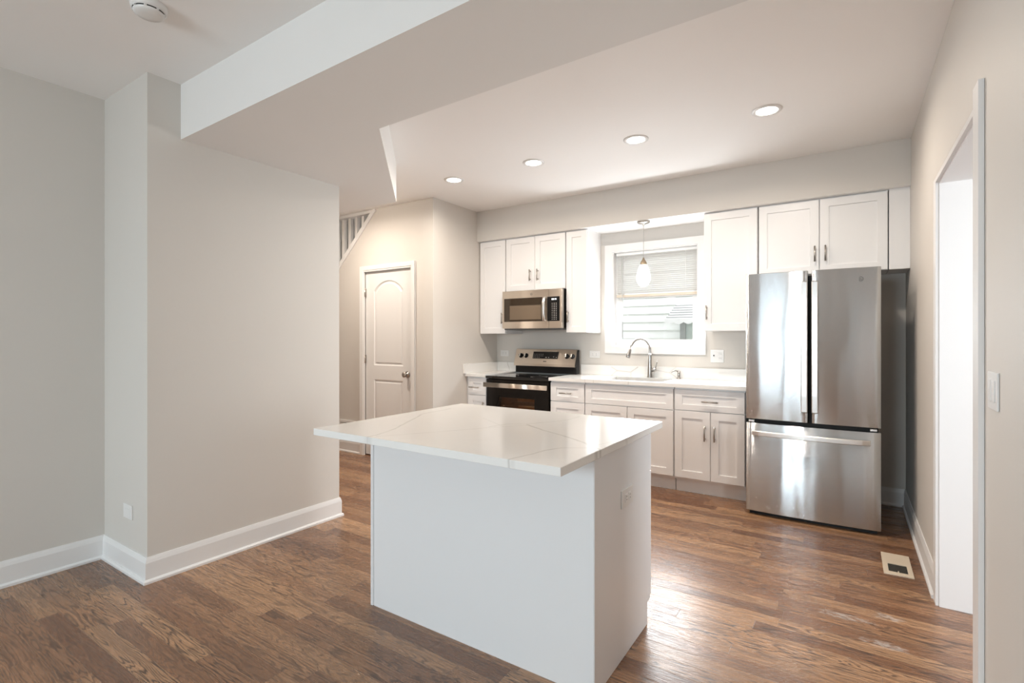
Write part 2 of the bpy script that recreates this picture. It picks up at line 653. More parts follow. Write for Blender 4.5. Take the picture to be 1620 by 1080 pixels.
# room beyond the doorway
b = prism(new_bm(), rect(0.0, YB, 0, CEIL), [rect(2.0, 3.4, 0.7, 2.2)], 'yz', 3.5, 3.6)
struct(b, 'wall_next_room_side', M_TRIM)
b = bx(XR + 0.16, 3.5, YB - 0.1, YB, 0, CEIL)
struct(b, 'wall_next_room_back', M_TRIM)
b = prism(new_bm(), rect(XR + 0.16, 3.5, 0, CEIL), [rect(1.3, 2.7, 0.7, 2.3)], 'xz', -0.06, 0.06)
struct(b, 'wall_next_room_front', M_TRIM)

# windows behind the camera and beside it (frame and pane)


def plain_window(name, outer, plane, c, other):
    a0, a1, z0, z1 = outer
    fw_ = 0.05
    midz = (z0 + z1) / 2
    b = prism(new_bm(), rect(a0, a1, z0, z1),
              [rect(a0 + fw_, a1 - fw_, z0 + fw_, midz - 0.025), rect(a0 + fw_, a1 - fw_, midz + 0.025, z1 - fw_)],
              plane, c, c + 0.05)
    w = struct(b, name, M_VINYL)
    b = prism(new_bm(), rect(a0 + fw_, a1 - fw_, z0 + fw_, z1 - fw_), [], plane, c + 0.02, c + 0.024)
    finish(b, 'pane', M_GLASS, w)
    return w


plain_window('window_2', (-2.575, -1.725, 0.7, 2.3), 'xz', YF - 0.09, 0)
plain_window('window_3', (-1.575, -0.725, 0.7, 2.3), 'xz', YF - 0.09, 0)
plain_window('added_window_4', (-2.4, -1.0, 0.7, 2.3), 'yz', XF - 0.09, 0)  # unseen window added for the side fill lamp
plain_window('added_window_6', (2.0, 3.4, 0.7, 2.2), 'yz', 3.53, 0)  # unseen window added to let fill light through the doorway
plain_window('window_5', (1.3, 2.7, 0.7, 2.3), 'xz', -0.03, 0)

# ------------------------------------------------------------------ baseboards (profile: board, cap bevel, shoe)


def base_run(bm, p0, p1, nrm, h=0.135, e0=0.0, e1=0.0):
    """Baseboard from p0 to p1 along a wall; nrm points into the room; e0/e1 lengthen (mitre) the ends per metre of depth."""
    p0, p1, n = Vector((*p0, 0)), Vector((*p1, 0)), Vector((*nrm, 0)).normalized()
    t = (p1 - p0).normalized()
    prof = [(0, 0), (0.024, 0), (0.024, 0.012), (0.018, 0.019), (0.013, 0.021), (0.013, h - 0.028), (0.009, h - 0.012),
            (0.005, h), (0, h)]
    rings = []
    for p, e, s in ((p0, e0, -1), (p1, e1, 1)):
        rings.append([tuple(p + n * d + t * (s * e * d) + Vector((0, 0, z))) for d, z in prof])
    vr = [[bm.verts.new(q) for q in r] for r in rings]
    k = len(prof)
    for i in range(k):
        bm.faces.new((vr[0][i], vr[0][(i + 1) % k], vr[1][(i + 1) % k], vr[1][i]))
    bm.faces.new(list(reversed(vr[0])))
    bm.faces.new(vr[1])


b = new_bm()
base_run(b, (XF, YF), (XF, YR), (1, 0), e1=-1)
base_run(b, (XF, YR), (XW, YR), (0, -1), e0=-1, e1=1)
base_run(b, (XW, YR), (XW, YE), (1, 0), e0=1, e1=1)
base_run(b, (XW, YE), (-6.2, YE), (0, 1), e0=1)
struct(b, 'baseboard_left', M_TRIM)
b = new_bm()
base_run(b, (XR, DY1 + 0.064), (XR, YB), (-1, 0), e1=-1)
base_run(b, (XR, YF), (XR, DY0 - 0.08), (-1, 0))
struct(b, 'baseboard_right', M_TRIM)
b = new_bm()
base_run(b, (-0.55, YB), (XR, YB), (0, -1), e1=-1)
struct(b, 'baseboard_back', M_TRIM)
b = new_bm()
base_run(b, (-6.2, YD), (-4.548, YD), (0, -1))
base_run(b, (-3.70, YD), (XL, YD), (0, -1), e1=1)
base_run(b, (XL, YD), (XL, 4.34), (1, 0), e0=1)
struct(b, 'baseboard_hall', M_TRIM)

# ------------------------------------------------------------------ doorway trim (right wall)
b = new_bm()
cw, ct = 0.088, 0.016
# casing on the kitchen side: two legs and head, stepped face
prism(b, [(DY0 + 0.008, 0), (DY0 + 0.008, DZ - 0.010), (DY1 - 0.010, DZ - 0.010), (DY1 - 0.010, 0), (DY1 + 0.062, 0),
          (DY1 + 0.062, DZ + 0.012), (DY0 + 0.008, DZ + 0.012), (DY0 + 0.008, 2.142), (DY0 - 0.078, 2.142), (DY0 - 0.078, 0)],
      [], 'yz', XR - ct, XR - 0.001)
struct(b, 'trim_1', M_TRIM)
b = new_bm()
# jamb lining
prism(b, [(DY0, 0), (DY0, DZ), (DY1, DZ), (DY1, 0), (DY1 - 0.018, 0), (DY1 - 0.018, DZ - 0.018), (DY0 + 0.018, DZ - 0.018),
          (DY0 + 0.018, 0)], [], 'yz', XR - 0.002, XR + 0.162)
struct(b, 'trim_2', M_TRIM)

# ------------------------------------------------------------------ closet door with arched top panel
door = thing('door_1', 'x', 'x', (-4.115, YD, 0))
for key in ('label', 'category'):
    del door[key]
door['kind'] = 'structure'
dx0, dx1, dz0, dz1 = -4.480, -3.757, 0.012, 2.032
yf = YD + 0.012


def arch_loop(x0, x1, z0, zs, rise, inset, n=16):
    x0, x1, z0 = x0 + inset, x1 - inset, z0 + inset
    w = x1 - x0
    rise = max(rise, 0.0001)
    rad = (w * w / 4 + rise * rise) / (2 * rise)
    cz = zs - inset + rise - rad
    out = [(x0, z0), (x1, z0)]
    a = math.asin(min(1, (w / 2) / rad))
    for i in range(n + 1):
        th = a - 2 * a * i / n
        out.append(((x0 + x1) / 2 + rad * math.sin(th), cz + rad * math.cos(th)))
    return out


def flat_loop(x0, x1, z0, z1, inset):
    return rect(x0 + inset, x1 - inset, z0 + inset, z1 - inset)


b = new_bm()
up = lambda i: arch_loop(-4.345, -3.900, 1.000, 1.815, 0.105, i)
dn = lambda i: flat_loop(-4.345, -3.900, 0.235, 0.845, i)
prism(b, rect(dx0, dx1, dz0, dz1), [up(0), dn(0)], 'xz', yf, yf + 0.035)
for fn in (up, dn):
    rings = [(0, yf), (0.012, yf + 0.010), (0.022, yf + 0.010), (0.034, yf + 0.002), (0.04, yf + 0.002)]
    rr = [[(p[0], y, p[1]) for p in fn(i)] for i, y in rings]
    vr = [[b.verts.new(q) for q in r] for r in rr]
    for a_, c_ in zip(vr[:-1], vr[1:]):
        for i in range(len(a_)):
            b.faces.new((a_[i], a_[(i + 1) % len(a_)], c_[(i + 1) % len(a_)], c_[i]))
    b.faces.new(vr[-1])
finish(b, 'door_panel', M_TRIM, door)
b = new_bm()
prism(b, [(dx0 + 0.004, 0), (dx0 + 0.004, 2.028), (dx1 - 0.004, 2.028), (dx1 - 0.004, 0), (-3.706, 0), (-3.706, 2.092),
          (-4.544, 2.092), (-4.544, 0)], [], 'xz', YD - 0.017, YD - 0.001)
prism(b, [(dx0 - 0.012, 0), (dx0 - 0.012, 2.045), (dx1 + 0.009, 2.045), (dx1 + 0.009, 0), (-3.706, 0), (-3.706, 2.092),
          (-4.544, 2.092), (-4.544, 0)], [], 'xz', YD - 0.022, YD - 0.012)
finish(b, 'door_casing', M_TRIM, door)
for z in (1.80, 1.065, 0.25):
    b = new_bm()
    tube(b, [(dx0 + 0.001, YD - 0.004, z - 0.045), (dx0 + 0.001, YD - 0.004, z + 0.045)], 0.0065, 10)
    box(b, dx0 - 0.002, dx0 + 0.012, YD - 0.002, YD + 0.012, z - 0.044, z + 0.044)
    finish(b, 'hinge', M_NICKEL, door)
b = new_bm()
kx, kz = -3.832, 0.917
prof = [(0.0, 0.0), (0.033, 0.0), (0.033, 0.006), (0.012, 0.010), (0.010, 0.026), (0.020, 0.034), (0.029, 0.046), (0.028, 0.058), (0.016, 0.066), (0.0001, 0.068)]
rings = [[(kx + r * math.cos(t * 2 * math.pi / 24), yf - d, kz + r * math.sin(t * 2 * math.pi / 24)) for t in range(24)] for r, d in prof[1:]]
loft(b, rings)
finish(b, 'door_knob', M_NICKEL, door)
b = bx(dx1 - 0.006, dx1 + 0.016, YD - 0.003, YD + 0.01, kz - 0.032, kz + 0.032)
finish(b, 'strike_plate', M_NICKEL, door)

# ------------------------------------------------------------------ stair balustrade in the wall opening
bal = thing('stair_railing', 'white painted stair railing of square balusters in the sloping wall opening', 'railing', (-4.9, YD + 0.05, 1.0))
xa = -5.9
b = new_bm()
for (x0_, z0_, x1_, z1_) in ((SX + 0.02, SZ0 + 0.02, xa, SZ0 + (xa - SX) * slope),):
    t = Vector((x1_ - x0_, 0, z1_ - z0_)).normalized()
    nrm = Vector((-t.z, 0, t.x))
    if nrm.z < 0:
        nrm = -nrm
    pts4 = []
    for (px, pz) in ((x0_, z0_), (x1_, z1_)):
        pts4.append([(px + nrm.x * d, y, pz + nrm.z * d) for d, y in ((-0.03, YD - 0.012), (0.018, YD - 0.012), (0.018, YD + 0.122), (-0.03, YD + 0.122))])
    vr = [[b.verts.new(q) for q in r] for r in pts4]
    for i in range(4):
        b.faces.new((vr[0][i], vr[0][(i + 1) % 4], vr[1][(i + 1) % 4], vr[1][i]))
    b.faces.new(vr[0])
    b.faces.new(vr[1])
finish(b, 'sloping_cap', M_TRIM, bal)
b = bx(xa, SX - 0.01, YD - 0.006, YD + 0.11, 2.672, CEIL - 0.002)
finish(b, 'top_rail', M_TRIM, bal)
for i in range(13):
    xc = -4.445 - 0.1135 * i
    zlow = SZ0 + (xc + 0.02 - SX) * slope
    if xc < xa + 0.05:
        break
    b = bx(xc - 0.02, xc + 0.02, YD + 0.035, YD + 0.075, zlow - 0.03, 2.675, 0.002)
    finish(b, 'baluster', M_TRIM, bal)

# white wall register low in the hall
vt = thing('wall_vent', 'white louvred air vent low on the hall wall behind the island corner', 'vent', (-4.73, YD, 0.24))
b = prism(new_bm(), rect(-4.93, -4.575, 0.135, 0.36), [rect(-4.90, -4.605, 0.165, 0.33)], 'xz', YD - 0.012, YD - 0.001)
finish(b, 'frame', M_TRIM, vt)
b = bx(-4.90, -4.605, YD - 0.003, YD - 0.001, 0.165, 0.33)
finish(b, 'backing', M_SLOT, vt)
b = new_bm()
for i in range(7):
    z = 0.172 + i * 0.0225
    box(b, -4.90, -4.605, YD - 0.010, YD - 0.004, z, z + 0.016)
finish(b, 'louvres', M_TRIM, vt)

# ------------------------------------------------------------------ kitchen window
win = thing('window_1', 'x', 'x', (-1.59, YB, 1.7))
for key in ('label', 'category'):
    del win[key]
win['kind'] = 'structure'
b = prism(new_bm(), rect(-2.090, -1.098, 1.145, 2.245), [rect(WX0 + 0.004, WX1 - 0.004, WZ0 + 0.004, WZ1 - 0.004)], 'xz', YB - 0.018, YB - 0.001)
bmesh.ops.bevel(b, geom=[e for e in b.edges if e.calc_length() > 0.5], offset=0.003, segments=1, affect='EDGES')
finish(b, 'casing', M_TRIM, win)
b = prism(new_bm(), rect(WX0 - 0.002, WX1 + 0.002, WZ0 - 0.002, WZ1 + 0.002), [rect(WX0 + 0.012, WX1 - 0.012, WZ0 + 0.012, WZ1 - 0.012)], 'xz', YB - 0.004, YB + 0.165)
finish(b, 'jamb', M_TRIM, win)
b = prism(new_bm(), rect(WX0 + 0.012, WX1 - 0.012, WZ0 + 0.012, WZ1 - 0.012), [rect(WX0 + 0.04, WX1 - 0.04, WZ0 + 0.035, WZ1 - 0.04)], 'xz', YB + 0.075, YB + 0.155)
finish(b, 'frame', M_VINYL, win)
b = prism(new_bm(), rect(WX0 + 0.038, WX1 - 0.038, WZ0 + 0.033, 1.742), [rect(WX0 + 0.072, WX1 - 0.072, WZ0 + 0.072, 1.700)], 'xz', YB + 0.082, YB + 0.112)
sash = finish(b, 'lower_sash', M_VINYL, win)
b = bx(WX0 + 0.072, WX1 - 0.072, YB + 0.095, YB + 0.099, WZ0 + 0.072, 1.700)
finish(b, 'pane', M_GLASS, sash)
b = prism(new_bm(), rect(WX0 + 0.038, WX1 - 0.038, 1.700, WZ1 - 0.038), [rect(WX0 + 0.072, WX1 - 0.072, 1.742, WZ1 - 0.072)], 'xz', YB + 0.116, YB + 0.146)
sash = finish(b, 'upper_sash', M_VINYL, win)
b = bx(WX0 + 0.072, WX1 - 0.072, YB + 0.128, YB + 0.132, 1.742, WZ1 - 0.072)
finish(b, 'pane', M_GLASS, sash)

# mini blind, half raised
bl = thing('window_blind', 'white mini blind half lowered in the window over the sink', 'blind', (-1.59, YB + 0.045, 2.16))
bx0, bx1, by = WX0 + 0.03, WX1 - 0.016, YB + 0.048
b = bx(bx0, bx1, by - 0.018, by + 0.018, 2.138, 2.166, 0.002)
finish(b, 'head_rail', M_VINYL, bl)
b = new_bm()
nsl = 20
for i in range(nsl):
    zc = 2.128 - i * 0.0195
    a = R(36)
    prof = [(-0.0125, 0.0), (-0.004, 0.0016), (0.004, 0.0016), (0.0125, 0.0)]
    pr_ = [(d * math.cos(a) - h * math.sin(a), d * math.sin(a) + h * math.cos(a)) for d, h in prof]
    lo_ = [[b.verts.new((x, by - d, zc + h)) for d, h in pr_] for x in (bx0 + 0.002, bx1 - 0.002)]
    for j in range(3):
        b.faces.new((lo_[0][j], lo_[0][j + 1], lo_[1][j + 1], lo_[1][j]))
finish(b, 'slats', M_BLIND, bl, normals=False)
b = bx(bx0, bx1, by - 0.014, by + 0.014, 1.712, 1.738, 0.002)
finish(b, 'bottom_rail', M_BLINDRAIL, bl)
for x in (bx0 + 0.09, bx1 - 0.11):
    b = tube(new_bm(), [(x, by - 0.016, 2.14), (x, by - 0.016, 1.738)], 0.0012, 6)
    finish(b, 'ladder_cord', M_BLIND, bl)
b = tube(new_bm(), [(-1.925, by - 0.022, 2.13), (-1.918, by - 0.026, 1.47)], 0.0035, 8)
finish(b, 'wand', M_CORD, bl)

# ------------------------------------------------------------------ outside: the next house
gr = bx(-14, 12, YB + 0.16, 22, -0.75, -0.6)
struct(gr, 'ground', M_CONC)
nh = thing('neighbour_house', 'white clapboard house seen close outside the kitchen window', 'house', (-2.5, 7.8, -0.6))
b = new_bm()
z = -0.6
step = 0.1275
zz = 1.292 - step * 15
rows = []
while zz < 4.6:
    rows.append(zz)
    zz += step
for z0 in rows:
    y0_, y1_ = 7.780, 7.802
    v = [b.verts.new(p) for p in ((-9, y0_, z0), (5, y0_, z0), (5, y1_, z0 + step), (-9, y1_, z0 + step))]
    b.faces.new(v)
    v2 = [b.verts.new(p) for p in ((-9, y0_, z0), (5, y0_, z0), (5, y1_ + 0.01, z0), (-9, y1_ + 0.01, z0))]
    b.faces.new(v2)
box(b, -9, 5, 7.815, 7.9, rows[0], 4.6)
finish(b, 'siding', M_SIDING, nh)
b = prism(new_bm(), rect(-2.10, -1.20, 0.55, 1.60), [rect(-2.02, -1.28, 0.63, 1.52)], 'xz', 7.74, 7.80)
nw = finish(b, 'window_frame', M_GREYTRIM, nh)
b = bx(-2.02, -1.28, 7.775, 7.785, 0.63, 1.52)
finish(b, 'pane', M_PALE, nw)
b = new_bm()
# aluminium awning: sloping slats, side wings, scalloped valance
for i in range(7):
    f0, f1 = i / 7, (i + 0.86) / 7
    y0_, y1_ = 7.76 - 0.42 * f0, 7.76 - 0.42 * f1
    z0_, z1_ = 1.80 - 0.26 * f0, 1.80 - 0.26 * f1
    xs0, xs1 = -2.15 - 0.06 * f0, -1.05 + 0.06 * f0
    v = [b.verts.new(p) for p in ((xs0, y0_, z0_), (xs1, y0_, z0_), (xs1, y1_, z1_), (xs0, y1_, z1_))]
    v2 = [b.verts.new(p) for p in ((xs0, y0_, z0_ + .012), (xs1, y0_, z0_ + .012), (xs1, y1_, z1_ + .012), (xs0, y1_, z1_ + .012))]
    b.faces.new(v)
    b.faces.new(v2)
    for q in range(4):
        b.faces.new((v[q], v[(q + 1) % 4], v2[(q + 1) % 4], v2[q]))
aw = finish(b, 'awning', M_AWN, nh)
loop = [(-2.21, 1.575), (-2.21, 1.525)]
n_sc = 9
for i in range(n_sc):
    for q in range(1, 7):
        f = (i + q / 6) / n_sc
        loop.append((-2.21 + f * 1.22, 1.525 - 0.03 * abs(math.sin(math.pi * q / 6))))
loop.append((-0.99, 1.575))
b = prism(new_bm(), loop, [], 'xz', 7.325, 7.34)
finish(b, 'valance', M_AWN, aw)
b = new_bm()
for i in range(7):
    f = (i + 0.9) / 7
    box(b, -2.15 - 0.06 * f, -1.05 + 0.06 * f, 7.750 - 0.42 * f, 7.772 - 0.42 * f, 1.79 - 0.26 * f, 1.822 - 0.26 * f)
finish(b, 'stripes', M_AWNG, aw)

# ------------------------------------------------------------------ cabinet builders
RAIL = 0.060


def shaker(x0, x1, z0, z1, yfr, th=0.020, rail=RAIL, rail_h=None):
    """Shaker door or drawer front facing -Y with a recessed flat panel."""
    rh = rail if rail_h is None else rail_h
    b = new_bm()
    c = 0.0015
    rings = [
        (x0, x1, z0, z1, yfr + th), (x0, x1, z0, z1, yfr + c), (x0 + c, x1 - c, z0 + c, z1 - c, yfr),
        (x0 + rail, x1 - rail, z0 + rh, z1 - rh, yfr), (x0 + rail + 0.0015, x1 - rail - 0.0015, z0 + rh + 0.0015, z1 - rh - 0.0015, yfr + 0.009),
    ]
    vr = [[b.verts.new(p) for p in ((a, y, q), (d, y, q), (d, y, e), (a, y, e))] for a, d, q, e, y in rings]
    for r0, r1 in zip(vr[:-1], vr[1:]):
        for i in range(4):
            b.faces.new((r0[i], r0[(i + 1) % 4], r1[(i + 1) % 4], r1[i]))
    b.faces.new(vr[-1])
    b.faces.new(list(reversed(vr[0])))
    return b


def pull(cx, cz, yfr, vertical, length=0.125):
    """Slim bar pull on two posts in front of a face at yfr."""
    b = new_bm()
    h = length / 2
    yb_ = yfr - 0.030
    if vertical:
        tube(b, [(cx, yb_, cz - h), (cx, yb_, cz + h)], 0.0058, 12)
        for s in (-1, 1):
            tube(b, [(cx, yfr + 0.001, cz + s * h * 0.72), (cx, yb_, cz + s * h * 0.72)], 0.0045, 10)
    else:
        tube(b, [(cx - h, yb_, cz), (cx + h, yb_, cz)], 0.0058, 12)
        for s in (-1, 1):
            tube(b, [(cx + s * h * 0.72, yfr + 0.001, cz), (cx + s * h * 0.72, yb_, cz)], 0.0045, 10)
    return b


YC = 4.336   # face of the base cabinet fronts
ZC0, ZC1 = 0.112, 0.884


def base_cabinet(name, label, x0, x1, parts, group='white base cabinets along the back wall'):
    t = thing(name, label, 'cabinet', ((x0 + x1) / 2, YB, 0), group)
    b = new_bm()
    pt_ = 0.018
    for q in ((x0, x0 + pt_, YC + 0.021, YB - 0.002, ZC0, ZC1 - 0.001), (x1 - pt_, x1, YC + 0.021, YB - 0.002, ZC0, ZC1 - 0.001),
              (x0 + pt_, x1 - pt_, YB - 0.012, YB - 0.002, ZC0, ZC1 - 0.001), (x0 + pt_, x1 - pt_, YC + 0.021, YB - 0.012, ZC0, ZC0 + pt_),
              (x0 + pt_, x1 - pt_, YC + 0.021, YC + 0.039, ZC0 + pt_, ZC1 - 0.001)):
        box(b, *q)
    finish(b, 'carcass', M_CAB, t)
    b = bx(x0, x1, YC + 0.062, YC + 0.078, 0.0, ZC0)
    finish(b, 'toe_kick', M_CAB, t)
    for kind, a0, a1, z0, z1, hnd in parts:
        b = shaker(a0, a1, z0, z1, YC, rail=RAIL if kind != 'drawer' else 0.062, rail_h=0.048 if kind in ('drawer', 'false_drawer') else None)
        d = finish(b, {'door': 'door', 'drawer': 'drawer', 'false_drawer': 'drawer_front'}[kind], M_CAB, t)
        if hnd:
            finish(pull(hnd[0], hnd[1], YC, hnd[2]), 'handle', M_NICKEL, d)
    return t


g = 0.003
base_cabinet('base_cabinet', 'narrow white drawer cabinet between the hall side wall and the range', XL + 0.002, -3.193, [
    ('drawer', -3.435, -3.197, 0.690, 0.866, (-3.345, 0.770, False)),
    ('door', -3.435, -3.197, 0.130, 0.684, (-3.225, 0.56, True))])
base_cabinet('base_cabinet', 'narrow white drawer cabinet just beside the right side of the range', -2.420, -2.055, [
    ('drawer', -2.417, -2.058, 0.690, 0.866, (-2.245, 0.770, False)),
    ('door', -2.417, -2.058, 0.130, 0.684, (-2.387, 0.52, True))])
base_cabinet('base_cabinet', 'widest white base cabinet, under the sink, with a plain false drawer front', -2.049, -1.230, [
    ('false_drawer', -2.046, -1.233, 0.690, 0.866, None),
    ('door', -2.046, -1.643, 0.130, 0.684, (-1.693, 0.505, True)),
    ('door', -1.637, -1.233, 0.130, 0.684, (-1.607, 0.505, True))])
base_cabinet('base_cabinet', 'white base cabinet with one drawer over two doors beside the refrigerator', -1.224, -0.672, [
    ('drawer', -1.221, -0.675, 0.696, 0.866, (-0.933, 0.776, False)),
    ('door', -1.221, -0.935, 0.130, 0.690, (-0.974, 0.518, True)),
    ('door', -0.930, -0.675, 0.130, 0.690, (-0.898, 0.520, True))])

YU = 4.575
UT = 2.366


def wall_cabinet(name, label, x0, x1, z0, doors, group='white wall cabinets under the soffit', side_gap=0.0):
    t = thing(name, label, 'cabinet', ((x0 + x1) / 2, YB, z0), group)
    b = new_bm()
    box(b, x0 + side_gap, x1 - side_gap, YU + 0.0205, YB - 0.002, z0, ZS - 0.001)
    finish(b, 'carcass', M_CAB, t)
    for a0, a1, hx, hz in doors:
        d = finish(shaker(a0, a1, z0 + 0.002, UT, YU), 'door', M_CAB, t)
        if hx is not None:
            finish(pull(hx, hz, YU, True, 0.12), 'handle', M_NICKEL, d)
    return t


wall_cabinet('wall_cabinet', 'tall narrow white wall cabinet left of the microwave, against the side wall', -3.459, -3.112, 1.345,
             [(-3.456, -3.115, -3.147, 1.512)])
wall_cabinet('wall_cabinet', 'short white double door wall cabinet directly above the microwave', -3.104, -2.379, 1.800,
             [(-3.101, -2.742, -2.790, 1.958), (-2.738, -2.382, -2.698, 1.958)])
wall_cabinet('wall_cabinet', 'very narrow white wall cabinet between the microwave and the window', -2.371, -2.142, 1.352,
             [(-2.368, -2.145, -2.345, 1.511)])
wall_cabinet('wall_cabinet', 'single door white wall cabinet between the window and the refrigerator', -1.040, -0.617, 1.358,
             [(-1.037, -0.620, -1.014, 1.516)])
t = wall_cabinet('wall_cabinet', 'short white double door wall cabinet above the refrigerator', -0.609, 0.244, 1.795,
                 [(-0.606, -0.186, -0.213, 1.947), (-0.180, 0.241, -0.143, 1.947)])
b = bx(0.249, XR - 0.001, YU, YB - 0.002, 1.795, ZS - 0.001)
finish(b, 'filler_panel', M_CAB, t)

# ------------------------------------------------------------------ worktops


def chain(pts, w=1.0, s=0.8):
    return [(pts[i], pts[i + 1], w, s) for i in range(len(pts) - 1)]


f_px, yaw, v0 = 803.3, R(33.478), 534.45
FW = Vector((-math.sin(yaw), math.cos(yaw), 0))
RT = Vector((math.cos(yaw), math.sin(yaw), 0))


def on_level(z, pts):
    """Survey points of the photograph carried onto a horizontal level of the room."""
    out = []
    for u, v in pts:
        d = FW * f_px + RT * (u - 810) + Vector((0, 0, v0 - v))
        k = (z - CAM_H) / d.z
        out.append((d.x * k, d.y * k))
    return out


def on_back(y, pts):
    out = []
    for u, v in pts:
        d = FW * f_px + RT * (u - 810) + Vector((0, 0, v0 - v))
        k = y / d.y
        out.append((d.x * k, CAM_H + d.z * k))
    return out


ZI = 0.903
segs = []
segs += chain(on_level(ZI, [(566, 694), (597, 688), (625, 678), (651, 664), (668, 655), (713, 646)]), 1.6, 0.45)
segs += chain(on_level(ZI, [(597, 690), (690, 683), (777, 676), (833, 672.6)]), 1.0, 0.4)
segs += chain(on_level(ZI, [(773, 675), (803, 670.4), (835.5, 670), (868, 667.4), (898, 663.7), (917, 658.5)]), 1.1, 0.5)
segs += chain(on_level(ZI, [(834, 671.5), (862, 680.7), (896, 691), (923, 699), (955, 714)]), 1.7, 0.6)
segs += chain(on_level(ZI, [(790, 731), (804, 726.5), (840, 718), (862, 712), (889, 708.3), (930, 708)]), 1.3, 0.55)
segs += chain(on_level(ZI, [(930, 708), (985, 694), (1030, 684)]), 0.8, 0.3)
segs += chain(on_level(ZI, [(765, 661), (780, 668), (795, 674)]), 0.9, 0.25)
for (ex, ey, dx_, dy_, w_, s_) in ((*on_level(ZI, [(800, 729)])[0], 0.010, 0.012, 3.4, 0.5), (*on_level(ZI, [(572, 692)])[0], 0.02, 0.012, 5.0, 0.4), (*on_level(ZI, [(948, 716)])[0], -0.012, 0.012, 3.4, 0.6)):
    segs.append(((ex, ey), (ex + dx_, ey + dy_), w_, s_))
M_QI = quartz('island_quartz', segs, 'xy', 0.0052)
sb = []
sb += chain(on_back(4.90, [(967.6, 580), (976, 586.5), (999, 588), (1009, 580.5)]), 1.6, 0.6)
sb += chain(on_back(4.90, [(976, 586.5), (967, 594)]), 1.5, 0.5)
sb += chain(on_back(4.90, [(999, 588), (998, 594)]), 1.3, 0.4)
sb += chain(on_back(4.90, [(1036, 585), (1059, 589), (1070, 581)]), 1.1, 0.6)
sb += chain(on_back(4.90, [(1059, 589), (1072, 597)]), 1.1, 0.6)
sb += chain(on_back(4.90, [(802, 571), (806, 584)]), 1.3, 0.6)
M_QB = quartz('backsplash_quartz', sb, 'xz', 0.0052)
st = []
st += chain(on_level(0.914, [(925, 605), (940, 600), (955, 598)]), 1.2, 0.35)
st += chain([(-2.05, 4.30), (-1.93, 4.42)], 1.2, 0.4) + chain([(-1.62, 4.30), (-1.60, 4.38)], 1.4, 0.5)
M_QT = quartz('worktop_quartz', st, 'xy', 0.006)

SINK = (-1.93, -1.36, 4.44, 4.80)
top = thing('worktop', 'long white veined quartz worktop with a sink cutout between range and refrigerator', 'countertop', (-1.55, YB, 0.884), 'white quartz worktops on the base cabinets')
b = prism(new_bm(), rect(-2.425, -0.645, YC - 0.026, YB - 0.002), [rect(*SINK)], 'xy', 0.884, 0.914)
finish(b, 'slab', M_QT, top)
b = bx(-2.364, -0.645, YB - 0.022, YB - 0.002, 0.9142, 1.018, 0.001)
tag(finish(b, 'backsplash', M_QB, loc=(-1.5, YB, 0.914)), 'long low quartz backsplash with grey veins behind the faucet', 'backsplash')
top = thing('worktop', 'small white quartz worktop left of the range with side splash', 'countertop', (-3.33, YB, 0.884), 'white quartz worktops on the base cabinets')
b = bx(XL + 0.002, -3.190, YC - 0.026, YB - 0.002, 0.884, 0.914, 0.0015)
finish(b, 'slab', M_QT, top)
b = bx(XL + 0.022, -3.132, YB - 0.022, YB - 0.002, 0.9142, 1.018, 0.001)
bs = finish(b, 'backsplash', M_QB, loc=(-3.3, YB, 0.914))
tag(bs, 'short low quartz backsplash left of the range, turning along the side wall', 'backsplash')
b = bx(XL + 0.002, XL + 0.022, YC - 0.060, YB - 0.002, 0.9142, 1.018, 0.001)
finish(b, 'side_splash', M_QB, bs)

# ------------------------------------------------------------------ sink, faucet, soap pump
sk = thing('sink', 'undermount stainless sink bowl set into the worktop under the window', 'sink', (-1.645, 4.62, 0.70))
b = new_bm()
x0, x1, y0, y1 = SINK
e = 0.004
rings = [(x0 - 0.02, x1 + 0.02, y0 - 0.02, y1 + 0.02, 0.8835), (x0 - e, x1 + e, y0 - e, y1 + e, 0.8835), (x0 + 0.004, x1 - 0.004, y0 + 0.004, y1 - 0.004, 0.870),
         (x0 + 0.012, x1 - 0.012, y0 + 0.012, y1 - 0.012, 0.72), (x0 + 0.05, x1 - 0.05, y0 + 0.05, y1 - 0.05, 0.70)]
vr = [[b.verts.new(p) for p in ((a, q, z), (d, q, z), (d, w, z), (a, w, z))] for a, d, q, w, z in rings]
for r0, r1 in zip(vr[:-1], vr[1:]):
    for i in range(4):
        b.faces.new((r0[i], r0[(i + 1) % 4], r1[(i + 1) % 4], r1[i]))
b.faces.new(vr[-1])
finish(b, 'bowl', M_SINK, sk)
b = lathe(new_bm(), -1.645, 4.64, [(0.0001, 0.704), (0.030, 0.704), (0.042, 0.701)], 20)
finish(b, 'drain', M_FAUCET, sk)

FX, FY = -1.600, 4.845
fa = thing('faucet', 'brushed steel gooseneck pull-down kitchen faucet with side lever', 'faucet', (FX, FY, 0.914))
b = lathe(new_bm(), FX, FY, [(0.0001, 0.914), (0.029, 0.914), (0.029, 0.919), (0.0245, 0.935), (0.0225, 0.985), (0.017, 1.07), (0.0135, 1.13), (0.012, 1.15), (0.0001, 1.15)], 24)
finish(b, 'body', M_FAUCET, fa)
ang = R(-128)   # direction the spout points, seen from above
dv = Vector((math.cos(ang), math.sin(ang), 0))
pts = []
reach = 0.215
for i in range(4):
    pts.append(Vector((FX, FY, 1.12 + 0.018 * i)))
nseg = 16
for i in range(nseg + 1):
    a = math.pi * i / nseg * 0.93
    c = reach / 2
    pts.append(Vector((FX, FY, 1.185)) + dv * (c - c * math.cos(a)) + Vector((0, 0, c * 0.98 * math.sin(a))))
b = tube(new_bm(), pts, 0.0115, 16)
finish(b, 'gooseneck', M_FAUCET, fa)
pe = pts[-1]
td = (pts[-1] - pts[-2]).normalized()
